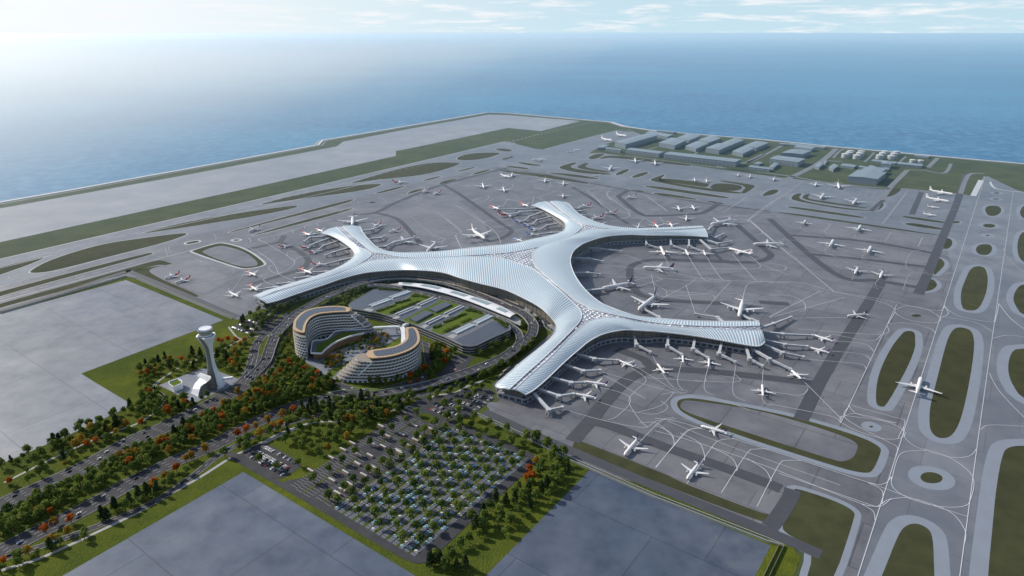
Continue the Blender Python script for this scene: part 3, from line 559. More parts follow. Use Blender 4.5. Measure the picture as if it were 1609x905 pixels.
# ================================================================== passenger terminal
nodes=[(835,400,39),(590,400,31),(925,490,31),(920,352,31),(760,405,38),(870,445,38),(860,382,36),(660,405,33),
 (405,470,21),(545,357,22),(865,318,22),(1105,358,22),(1195,515,22),(803,612,22),(480,445,23),(860,560,24),(1050,512,25),(1000,361,26),(550,385,26),(890,330,26),(900,520,28)]
def ridge_z(x,y):
    sw=s=0
    for a,b_,c in nodes:
        w_=1/((x-a)**2+((y-b_)*1.6)**2+60)**1.6; sw+=w_; s+=w_*c
    return s/sw
bands=[
 [(419.4,476.4,405,469.2),(437,472,425,462.5),(464.6,462.3,452,453),(509.3,447.4,498,439),(539.2,437,530,429),(569,429.5,557,418.5),(598.8,425.8,580,409.8),(630,424.3,612,406.5),(655,424.5,640,406),(679,426,667,405.5),(701.7,429.7,695,404.3),(724,437,722,403),(754,445.3,750,402.6),(782,452,778,403.8),(799.7,457.6,805,410.5),(822,468,837,422.5),(844.4,480,859.3,439.7),(859.3,491.9,882,458.5),(869.8,503.8,904,478.5),(873.7,510.4,913,489),(873,519.4,913,501),(865.5,531.3,903,514.5),(844.6,549.2,882,536),(822.2,567,858,559),(799.8,586.5,829,585),(779.7,604.4,806,606),(784,610,800,611.5)],
 [(826,620,808.5,611.5),(840,612,813,607.5),(859.5,595.5,833,589),(889.3,567,862,563.5),(911.7,547.7,884,541),(926.6,535.8,898,527),(949,524.6,910,516.5),(978.8,518.6,920,508),(1000,518.8,935,501.5),(1020,520,965,498.8),(1039.7,521.5,1002.4,506),(1084.4,526.7,1060,513.4),(1129,534,1114,516.2),(1166.5,540.9,1159,518.4),(1192,543.8,1186,519.3),(1202,537,1197,520)],
 [(1191.8,505,1194,511.5),(1159,505,1159,512.8),(1129,505,1129,512.8),(1084.4,504,1084.4,511.2),(1039.7,500.6,1030,507),(1002.4,496.8,985,498.6),(980,490.4,955,492),(963.7,484.4,925,483),(941.4,474,901,469.5),(919,454.6,874.2,447),(904,433.7,856,431.5),(897.4,417.3,841,417.5),(896.6,406.8,836.5,406),(901,394.9,837,396.5),(911.5,386,845,389.5),(919.4,381.5,860,383.2),(939.3,374.6,885,376),(959.2,370.6,905,367.5),(989,368.6,925,360.5),(1018.9,369.6,960,360),(1058.7,369.6,1005,362.2),(1088.5,370.6,1060,361.8),(1113,372.5,1107,358.5)],
 [(1103.4,355,1105,357.3),(1058.7,357,1058.7,360.3),(1018.9,358.5,1018.9,361.2),(989,358.3,989,361.2),(959.2,354.7,955,358.9),(939.3,349.7,936,355.6),(923.4,343.4,917,352),(909.5,335.8,902,345),(899.6,326.9,887,335),(894.6,320.9,873.7,323.5),(887.6,317.5,864.8,315.9)],
 [(834.9,322.9,855.8,316.3),(849.8,327.2,869.7,325.9),(869.7,337.8,885.0,336.8),(883.6,346.3,900,346.5),(888.2,352.7,912.5,353.3),(886.6,361.3,914,357.9),(877.7,366.2,903,367),(859.8,371,880,377.6),(839.9,375,854,385.8),(820,379.6,832,390.8),(797,383.7,797,397),(739,389.4,739,401.2),(694,394.6,694,403.6),(649.5,396.8,655,405.2),(627,396.8,627,403.4),(604.7,393.6,606,399.4),(589.8,386.4,585.4,395.7),(579.4,376,567.5,382),(572.4,368.3,551.7,368.3),(565.5,355.6,539,355)],
 [(504,366,528,356.4),(524.2,372,546,374.3),(546.6,386.2,561,386.2),(555.6,395.2,576,393.5),(555.6,402.6,583,398.5),(548,410,581,403.6),(536,417.6,570,411),(516.8,426.5,553,419.6),(490,435.6,524,430),(464.6,443,496,438.8),(441,450.3,462,448.6),(419.8,456.3,433,457.5),(398.2,465.3,408,467.6)]]
term=empty('airport_terminal',G(850,430))
tag(term,'vast white and pale blue ribbed roof terminal with six curving arms','airport terminal')
tinv=-term.location
def tb(mb,name,mats,smooth=False,parent=None):
    o=mb.build(name,mats,parent if parent is not None else term,smooth)
    if parent is None: o.location=tinv
    return o
inner=[];outer=[]
NV=8
for bi,bd in enumerate(bands):
    prs=[]
    for ox,oy,ix,iy in bd:
        zi=ridge_z(ix,iy); zo=max(17.0,zi-6.5); 
        prs.append((G(ox,oy,zo),G(ix,iy,zi)))
    O=catmull([p[0] for p in prs],5); I=catmull([p[1] for p in prs],5)
    mb=MB(); u=0; vs=[];uv=[]
    n=len(O)
    for i in range(n):
        if i: u+=((O[i]+I[i])/2-(O[i-1]+I[i-1])/2).length
        wid=(O[i]-I[i]).length
        for k in range(NV+1):
            t=k/NV; p=O[i].lerp(I[i],t); bulge=sin(pi*t)*min(4.0,wid*.055)
            if t==0: pass
            vs.append(p+Vector((0,0,bulge))); uv.append((u,t*wid))
    fs=[(i*(NV+1)+k,i*(NV+1)+k+1,(i+1)*(NV+1)+k+1,(i+1)*(NV+1)+k) for i in range(n-1) for k in range(NV)]
    a,b_,c_=[vs[j] for j in fs[len(fs)//2][:3]]
    if (b_-a).cross(c_-a).z<0: fs=[f[::-1] for f in fs]
    mb.add(vs,fs,0,uv)
    # rolled edge and soffit
    per=[vs[i*(NV+1)] for i in range(n)]+[vs[(n-1)*(NV+1)+k] for k in range(1,NV+1)]+[vs[i*(NV+1)+NV] for i in range(n-2,-1,-1)]+[vs[k] for k in range(NV-1,0,-1)]
    pn=[p+Vector((0,0,-1.3)) for p in per]; m_=len(per)
    ro=tb(mb,'roof_shell',M['roof'],True)
    e=MB(); ov=[p+Vector((0,0,.25)) for p in per]; e.strip(ov,pn,0,True); 
    ins=side([Vector(p) for p in per],1.4,True); ins2=[Vector((a_.x,a_.y,b2.z+.30)) for a_,b2 in zip(ins,per)]
    e.add([v for v in vs for v in [v+Vector((0,0,-1.3))]],[f[::-1] for f in fs],0)
    e.build('roof_edge',M['edge'],ro)
    # a slim raised rim along the eave
    e=MB(); rim=[vs[i*(NV+1)] for i in range(n)]
    for i in range(0,n-1): e.beam(rim[i]+Vector((0,0,.3)),rim[i+1]+Vector((0,0,.3)),1.3,.9)
    e.build('eave_rim',M['white'],ro); e=MB()
    rim=[vs[i*(NV+1)+NV] for i in range(n)]
    for i in range(0,n-1): e.beam(rim[i]+Vector((0,0,.2)),rim[i+1]+Vector((0,0,.2)),1.0,.8)
    e.build('ridge_rim',M['white'],ro)
    outer.append(O); inner.append(I)
# glazed ridge between the shells
gp=[]
for I in inner: gp+= [Vector((p.x,p.y,p.z-1.0)) for p in I]
pts2=[Vector((p.x,p.y)) for p in gp]; n=len(pts2)
vo,eo,fo,ov_,_,_=delaunay_2d_cdt(pts2,[(i,(i+1)%n) for i in range(n)],[],1,.001)
mb=MB(); vv=[]
for i,v_ in enumerate(vo):
    src=ov_[i]
    z_=sum(gp[j].z for j in src)/len(src) if src else 28
    vv.append((v_.x,v_.y,z_))
mb.add(vv,[tuple(f) for f in fo]); tb(mb,'ridge_glazing',M['diamond'],True)
# sparkling diamond skylights on the wide nodes
dm=MB(); ring=[p for p in gp]
def dia(cx,cy,poly,zf):
    st=9.0
    for i in range(-16,17):
        for j in range(-16,17):
            p=G(cx,cy,34)+E1*(i*st)+E2*(j*st)
            if inside(p,poly) and dist_poly(p,poly+[poly[0]])>4:
                z_=zf(p); r_=3.3
                vs=[p+E1*r_,p+E2*r_,p-E1*r_,p-E2*r_]; vs=[Vector((v.x,v.y,z_+.2)) for v in vs]+[Vector((p.x,p.y,z_+2.6))]
                dm.add(vs,[(1,0,4),(2,1,4),(3,2,4),(0,3,4)])
def near_z(p): 
    b=min(gp,key=lambda q:(q.x-p.x)**2+(q.y-p.y)**2); return b.z
for cx,cy in [(820,402),(925,492),(590,400),(930,354)]:
    dia(cx,cy,[Vector((p.x,p.y,0)) for p in gp],near_z)
tb(dm,'diamond_skylight',M['white'])
# body
loop=[]
for O in outer: loop+= [Vector((p.x,p.y,0)) for p in O]
zs=[]
for O in outer: zs+= [p.z for p in O]
if area(loop)<0: loop=loop[::-1]; zs=zs[::-1]
def dedupe(l,zz,mn=2.0):
    o=[l[0]];z_=[zz[0]]
    for p,q in zip(l[1:],zz[1:]):
        if (p-o[-1]).length>mn: o.append(p); z_.append(q)
    return o,z_
loop,zs=dedupe(loop,zs)
FOOT=loop
def wall(d,z0f,z1f,m,name,mi=0):
    l=offset(loop,d); mb=MB(); u=0; vs=[];uv=[]; n=len(l)
    for i in range(n+1):
        j=i%n
        if i: u+=(l[j]-l[i-1]).length
        a=z0f(j); c=z1f(j); vs+=[(l[j].x,l[j].y,a),(l[j].x,l[j].y,c)]; uv+=[(u,a),(u,c)]
    mb.add(vs,[(2*i,2*i+2,2*i+3,2*i+1) for i in range(n)],0,uv)
    return tb(mb,name,m),l
wall(-2,lambda j:0,lambda j:7.5,M['plinth'],'apron_level_wall')
o,l=wall(-9,lambda j:7.5,lambda j:zs[j]-.2,M['facade'],'glass_facade')
# apron level roof deck
mb=MB(); a=offset(loop,-1.5); c=offset(loop,-9.5); mb.strip(setz(a,7.6),setz(c,7.6),0,True); mb.strip(setz(a,6.6),setz(a,7.6),0,True); mb.strip(setz(a,8.7),setz(a,7.6),0,True); tb(mb,'terrace_deck',M['concrete'])
# columns under the eaves
a=offset(loop,-4.0); k=0
cmb=[]
cum=0; last=-99
colm=None
for i in range(len(a)):
    if i: cum+=(a[i]-a[i-1]).length
    if cum-last>26 :
        last=cum
        mb=MB(); mb.beam((0,0,0),(0,0,1),1,1); 
        h=zs[i]-1.0-7.6
        if h<4: continue
        mb=MB(); mb.box((0,0,h/2),(.8,.8,h)); 
        if k<100: o=tb(mb,'column',M['darkmetal']); o.location=Vector((a[i].x,a[i].y,7.6))+tinv
        k+=1
# floor slabs visible behind the glass are part of the facade; end pavilions at the arm tips
# ================================================================== jet bridges
M['bridge']=mat('bridge cladding',(.34,.37,.41),.5,noise=[(.2,(.26,.29,.33),.5,3)])
M['bridgetop']=mat('bridge roof',(.50,.53,.57),.5,noise=[(.15,(.40,.43,.47),.6,3)])
def jet_bridge(fr,a,b,c,label,group,big=False):
    A=G(*P(fr,[a])[0],9); B=G(*P(fr,[b])[0],8); Cc=G(*P(fr,[c])[0],5)
    t=empty('jet_bridge',(B.x,B.y,0)); tag(t,label,'jet bridge',group); inv=-t.location
    wd=5.0 if big else 3.5; hh=3.2
    d=(B-A); d.z=0; d.normalize()
    m=MB(); m.beam(A-d*6,B,wd,hh); m.beam(A-d*6+Vector((0,0,hh/2+.2)),B+Vector((0,0,hh/2+.2)),wd+.6,.35,1); o=m.build('walkway',[M['bridge'],M['bridgetop']],t); o.location=inv
    m=MB(); 
    n=Vector((-d.y,d.x,0))
    for q,w_ in ((-1,1),(1,1)):
        for r_ in (-1,1): m.box((B.x+n.x*q*2.2+d.x*r_*3.2,B.y+n.y*q*2.2+d.y*r_*3.2,3.2),(1.3,1.3,6.4),atan2(d.y,d.x))
    if big: m=MB(); m.box((B.x-d.x*8,B.y-d.y*8,3.4),(22,5.0,6.8),atan2(d.y,d.x))
    o=m.build('pier',M['concrete'],t); o.location=inv
    m=MB(); m.cyl((B.x,B.y,5.6),3.6,3.6,4.2,12,0); m.cyl((B.x,B.y,9.8),3.9,3.7,.5,12,1); o=m.build('rotunda',[M['bridge'],M['bridgetop']],t); o.location=inv
    e=(Cc-B); L=e.length; e.normalize(); mid=B+e*(L*.5)
    m=MB(); m.beam(B,mid,3.1,2.8); m.beam(mid,Cc,2.6,2.4); m.beam(B+Vector((0,0,1.55)),mid+Vector((0,0,1.55)),3.3,.25,1); m.beam(mid+Vector((0,0,1.35)),Cc+Vector((0,0,1.35)),2.8,.25,1)
    tu=m.build('tunnel',[M['bridge'],M['bridgetop']],t); tu.location=inv
    m=MB(); q=B+e*(L*.82); nn=Vector((-e.y,e.x,0))
    for s_ in (-1,1): m.box((q.x+nn.x*s_*1.6,q.y+nn.y*s_*1.6,2.2),(.5,.5,3.6)); m.box((q.x+nn.x*s_*1.9,q.y+nn.y*s_*1.9,.55),(1.2,.5,1.1),atan2(e.y,e.x))
    m.box((q.x,q.y,1.0),(.8,4.0,.5),atan2(e.y,e.x)); m.build('drive_leg',M['darkmetal'],tu)
    m=MB(); m.box((Cc.x,Cc.y,Cc.z),(4.2,4.6,3.4),atan2(e.y,e.x)+.3); m.build('cab',M['bridgetop'],tu)
ordn=['first','second','third','fourth','fifth','sixth','seventh','eighth','ninth','tenth','eleventh']
JB=[('inland side of the southeast arm, counted from the bay',[('h',(430,280),(500,300),(600,305)),('h',(375,330),(450,355),(525,350)),('h',(310,385),(395,408),(455,405)),('h',(260,440),(340,468),(405,457)),('h',(235,465),(295,530),(355,517))]),
 ('near side of the long eastern arm, counted from the bay',[('h',(680,200),(690,235),(752,268)),('h',(832,200),(830,240),(893,278)),('h',(952,212),(945,255),(1012,293)),('h',(1073,232),(1062,275),(1135,312)),('h',(1185,248),(1200,298),(1258,330)),('h',(1210,252),(1290,300),(1385,345))]),
 ('blunt tip of the long eastern arm, counted from the near corner',[('h',(1265,235),(1350,272),(1443,290)),('h',(1270,215),(1360,235),(1460,243)),('h',(1270,178),(1350,188),(1485,193)),('h',(1250,160),(1310,140),(1388,110))]),
 ('far side of the long eastern arm, counted from the bay',[('g',(700,850),(690,840),(590,785)),('g',(1140,872),(1105,845),(950,820)),('g',(1375,868),(1345,860),(1285,830))]),
 ('near side of the northeastern arm, counted from the bay',[('g',(600,300),(608,330),(695,358)),('g',(775,300),(780,335),(880,370)),('g',(905,305),(905,345),(1005,380)),('g',(990,305),(1060,365),(1185,355))]),
 ('tip of the northeastern arm, counted from the near corner',[('g',(1030,300),(1110,325),(1200,310)),('g',(1050,270),(1090,285),(1150,255)),('g',(1040,230),(1055,213),(1085,190))]),
 ('far side of the northwestern bay, counted from the arm tip down',[('p',(1190,160),(1310,140),(1400,100)),('p',(1260,240),(1390,230),(1440,205)),('p',(1350,322),(1440,320),(1510,285))]),
 ('near side of the northwestern arm, counted from its tip',[('p',(765,178),(700,188),(645,198)),('p',(810,212),(650,225),(590,265)),('p',(860,230),(720,280),(650,310)),('p',(940,265),(795,310),(740,350)),('p',(1040,340),(900,380),(810,412)),('p',(1090,440),(980,465),(820,505)),('p',(880,580),(820,585),(690,590)),('p',(690,638),(630,640),(490,655)),('p',(490,700),(430,703),(310,712)),('p',(320,748),(270,750),(110,770))]),
 ('left side of the northern arm, counted from its tip',[('f',(860,232),(690,240),(500,240)),('f',(880,255),(720,270),(690,280)),('f',(940,272),(820,310),(770,350)),('f',(1010,318),(890,345),(850,385)),('f',(1080,382),(985,400),(930,430)),('f',(1120,465),(1030,470),(905,485))]),
 ('right side of the northern arm, counted from its tip',[('f',(1200,235),(1290,235),(1310,218)),('f',(1230,260),(1310,260),(1350,250)),('f',(1270,295),(1320,300),(1385,290)),('f',(1370,352),(1400,352),(1430,345)),('f',(1500,388),(1530,385),(1555,372))])]
def jl(i,where): return ' '.join(f'grey jet bridge, {ordn[i]} on the {where}'.replace(', counted from',' from').replace('long ','').replace('blunt ','').split()[:16])
for where,lst in JB:
    for i,(fr,a,b_,c) in enumerate(lst): jet_bridge(fr,a,b_,c,jl(i,where),'jet bridges around the terminal')
for i,(fr,a,b_,c) in enumerate([('g',(170,352),(280,362),(430,378)),('g',(90,427),(205,432),(298,450)),('g',(90,532),(195,532),(280,540)),('g',(190,655),(280,648),(330,640))]):
    jet_bridge(fr,a,b_,c,f'blocky grey jet bridge with solid base, {ordn[i]} from the far end of the eastern bay','jet bridges around the terminal',True)
# ================================================================== aircraft
M['fus']=mat('white airframe paint',(.80,.80,.80),.3)
M['wing']=mat('light grey wing paint',(.66,.68,.71),.35)
M['navy']=mat('navy fin paint',(.015,.035,.20),.35)
M['redfin']=mat('red fin paint',(.55,.025,.02),.35)
M['bluefin']=mat('bright blue fin paint',(.03,.20,.62),.35)
M['redmark']=mat('red emblem paint',(.62,.03,.04),.4)
M['goldmark']=mat('gold emblem paint',(.75,.45,.05),.4)
M['engine']=mat('engine nacelle',(.55,.57,.6),.35)
M['navyline']=mat('navy cheatline',(.05,.08,.25),.4)
def loft(mb, rings, mi=0, capa=True, capb=True):
    n=len(rings[0]); vs=[v for r in rings for v in r]
    fs=[(k*n+i,k*n+(i+1)%n,(k+1)*n+(i+1)%n,(k+1)*n+i) for k in range(len(rings)-1) for i in range(n)]
    if capa: fs.append(tuple(range(n))[::-1])
    if capb: fs.append(tuple((len(rings)-1)*n+i for i in range(n)))
    mb.add(vs,fs,mi)
def aero(mb, pts, mi=0):
    """lifting surface from stations (x leading, y, z, chord, thickness)"""
    rings=[]
    for x,y,z,c,t in pts: rings.append([(x,y,z),(x-c*.3,y,z+t),(x-c,y,z+.05),(x-c*.35,y,z-t*.6)])
    loft(mb,rings,mi)
SPEC=dict(narrow=(37.5,17.5,2.0,3.4),wide=(64,30,3.0,5.0),quad=(70,33,3.35,5.4))
def airliner_parts(kind, livery):
    L,sp,r,zc=SPEC[kind]; out=[]
    finm={'navy':M['navy'],'red':M['redfin'],'blue':M['bluefin'],'white':M['fus'],'redtail':M['redfin']}[livery]
    N=12
    def ringx(x,rr,z,k=1.0): return [(x,rr*cos(2*pi*i/N),z+rr*k*sin(2*pi*i/N)) for i in range(N)]
    f=MB(); st=[(.5,.06,-.25),(.492,.32,-.2),(.47,.62,-.1),(.43,.88,-.03),(.38,1,0),(.1,1,0),(-.18,1,0),(-.28,.86,.1),(-.38,.55,.36),(-.46,.25,.62),(-.5,.08,.75)]
    loft(f,[ringx(x*L,s*r,zc+dz*r) for x,s,dz in st])
    out.append(('fuselage',f,[M['fus']],True))
    m=MB()
    for sd in(-1,1):   # windows and cockpit glass
        m.beam((.40*L,sd*r*1.0,zc+r*.18),(-.26*L,sd*r*.99,zc+r*.18),.1,r*.16)
        m.add([(.476*L,sd*.02,zc+r*.42),(.476*L,sd*r*.52,zc+r*.25),(.452*L,sd*r*.66,zc+r*.40),(.450*L,sd*.02,zc+r*.62)],[(0,1,2,3)] if sd<0 else [(3,2,1,0)])
    out.append(('window_band',m,[M['navyline']],False))
    for sd in(-1,1):
        m=MB(); aero(m,[(.10*L,sd*r*.6,zc-r*.45,.17*L,.55),(.02*L,sd*sp*.36,zc-r*.3,.11*L,.4),(-.13*L,sd*sp,zc+r*.25,.038*L,.15),(-.155*L,sd*(sp+.6),zc+r*.25+1.9,.02*L,.06)])
        out.append(('wing',m,[M['wing']],False))
        m=MB(); aero(m,[(-.40*L,sd*r*.25,zc+r*.55,.085*L,.22),(-.455*L,sd*sp*.36,zc+r*.8,.035*L,.1)]); out.append(('tailplane',m,[M['wing']],False))
    m=MB(); fh=.145*L
    def fr_(x0,z,c,t): return [(x0,0,z),(x0-c*.4,t,z),(x0-c,0,z),(x0-c*.4,-t,z)]
    loft(m,[fr_(-.355*L,zc+r*.75,.125*L,.35),fr_(-.40*L,zc+r*.75+fh*.35,.10*L,.3),fr_(-.475*L,zc+r+fh,.045*L,.12)])
    out.append(('tail_fin',m,[finm],False))
    if livery in('navy','white','red'):
        m=MB(); cx,cz=-.452*L,zc+r*.75+fh*.55
        for sd in(-1,1):
            k=.022*L; y=sd*.38
            pts=[(cx+k*1.1*cos(a)*(1 if i%2 else .62),y,cz+k*1.1*sin(a)*(1 if i%2 else .62)) for i,a in enumerate([2*pi*j/10 for j in range(10)])]
            m.add(pts+[(cx,y,cz)],[(10,i,(i+1)%10) for i in range(10)])
        out.append(('fin_emblem',m,[M['goldmark'] if livery=='red' else M['redmark']],False))
    if livery=='redtail' or (livery in('red','blue')):
        m=MB(); loft(m,[ringx(x*L,s*r*1.02,zc+dz*r) for x,s,dz in [(-.14,1,0),(-.18,1,0),(-.28,.87,.1),(-.38,.56,.36),(-.46,.26,.62),(-.497,.1,.74)]]); out.append(('painted_tail_cone',m,[finm],True))
    eng=[(.33,.06)] if kind!='quad' else [(.33,.055),(.60,-.02)]
    for sd in(-1,1):
        for fy,fx in eng:
            m=MB(); er=r*.52 if kind!='quad' else r*.42; ey=sd*sp*fy; ex=fx*L+.02*L; ez=zc-r*.62
            loft(m,[[(ex+dx,ey+er*q*cos(2*pi*i/10),ez+er*q*sin(2*pi*i/10)) for i in range(10)] for dx,q in((.045*L,.9),(.02*L,1.0),(-.03*L,.85),(-.05*L,.5))])
            m.beam((ex,ey,ez+er*.8),(ex-.05*L,ey,ez+er*1.5),.4,.8); out.append(('engine',m,[M['engine']],True))
    for gx,gy in((.40,0),(-.03,.09),(-.03,-.09)):
        m=MB(); m.box((gx*L,gy*L,(zc-r)/2+.3),(.45,.45,zc-r+.6)); m.box((gx*L,gy*L,.6),(1.7,1.1,1.2))
        out.append(('landing_gear',m,[M['rubber']],False))
    return out
_proto={}; ENG={}
def proto(kind,livery,merged):
    k=(kind,livery,merged)
    if k not in _proto:
        parts=airliner_parts(kind,livery)
        if merged:
            big=MB(); mats=[]
            for nm,mb,ms,sm in parts:
                if ms[0] not in mats: mats.append(ms[0])
                b=len(big.v); big.v+=mb.v; big.f+=[tuple(b+i for i in f) for f in mb.f]; big.m+=[mats.index(ms[0])]*len(mb.f); big.uv+=[None]*len(mb.f)
            _proto[k]=big.mesh('airliner',mats) if len(mats)>1 else big.mesh('airliner',mats)
        else: _proto[k]=[(nm,mb.mesh(nm,ms,sm)) for nm,mb,ms,sm in parts]
    return _proto[k]
words={'navy':'white airliner with navy blue fin','red':'white airliner with red fin','redtail':'white airliner with red tail','blue':'white airliner with bright blue tail','white':'all white airliner'}
def plane(fr,nose,tail,kind,livery,where):
    (nx,ny),(tx,ty)=P(fr,[nose,tail]); zc=SPEC[kind][3]
    A=G(nx,ny,zc+1); B=G(tx,ty,zc+2); c=(A+B)/2; d=A-B; ang=atan2(d.y,d.x); Lw=hypot(d.x,d.y); L=SPEC[kind][0]
    sc=max(.85,min(1.25,Lw/L))
    small=(hypot(nx-tx,ny-ty)<20 or c.length>1900)
    big={'wide':'wide-bodied ','quad':'four-engined ','narrow':''}[kind]
    lab=words[livery].replace('airliner',big+'airliner' if kind!='narrow' else 'airliner')+' '+where
    lab=' '.join(lab.split()[:16])
    if small:
        o=obj('airliner',proto(kind,livery,True)); o.location=(c.x,c.y,.6); o.rotation_euler=(0,0,ang); o.scale=(sc,sc,sc); tag(o,lab,'airplane','airliners on the apron')
    else:
        o=empty('airliner',(c.x,c.y,.6),ang); o.scale=(sc,sc,sc); tag(o,lab,'airplane','airliners on the apron')
        wg=None; ws=[]
        for nm,me in proto(kind,livery,False):
            if nm=='wing': ws.append(obj(nm,me,o))
            elif nm=='engine': tot=1 if kind!='quad' else 2; obj(nm,me,ws[0] if len([1 for q_ in ENG.setdefault(o.name,[])])<tot else ws[1]); ENG[o.name].append(1)
            else: obj(nm,me,o)
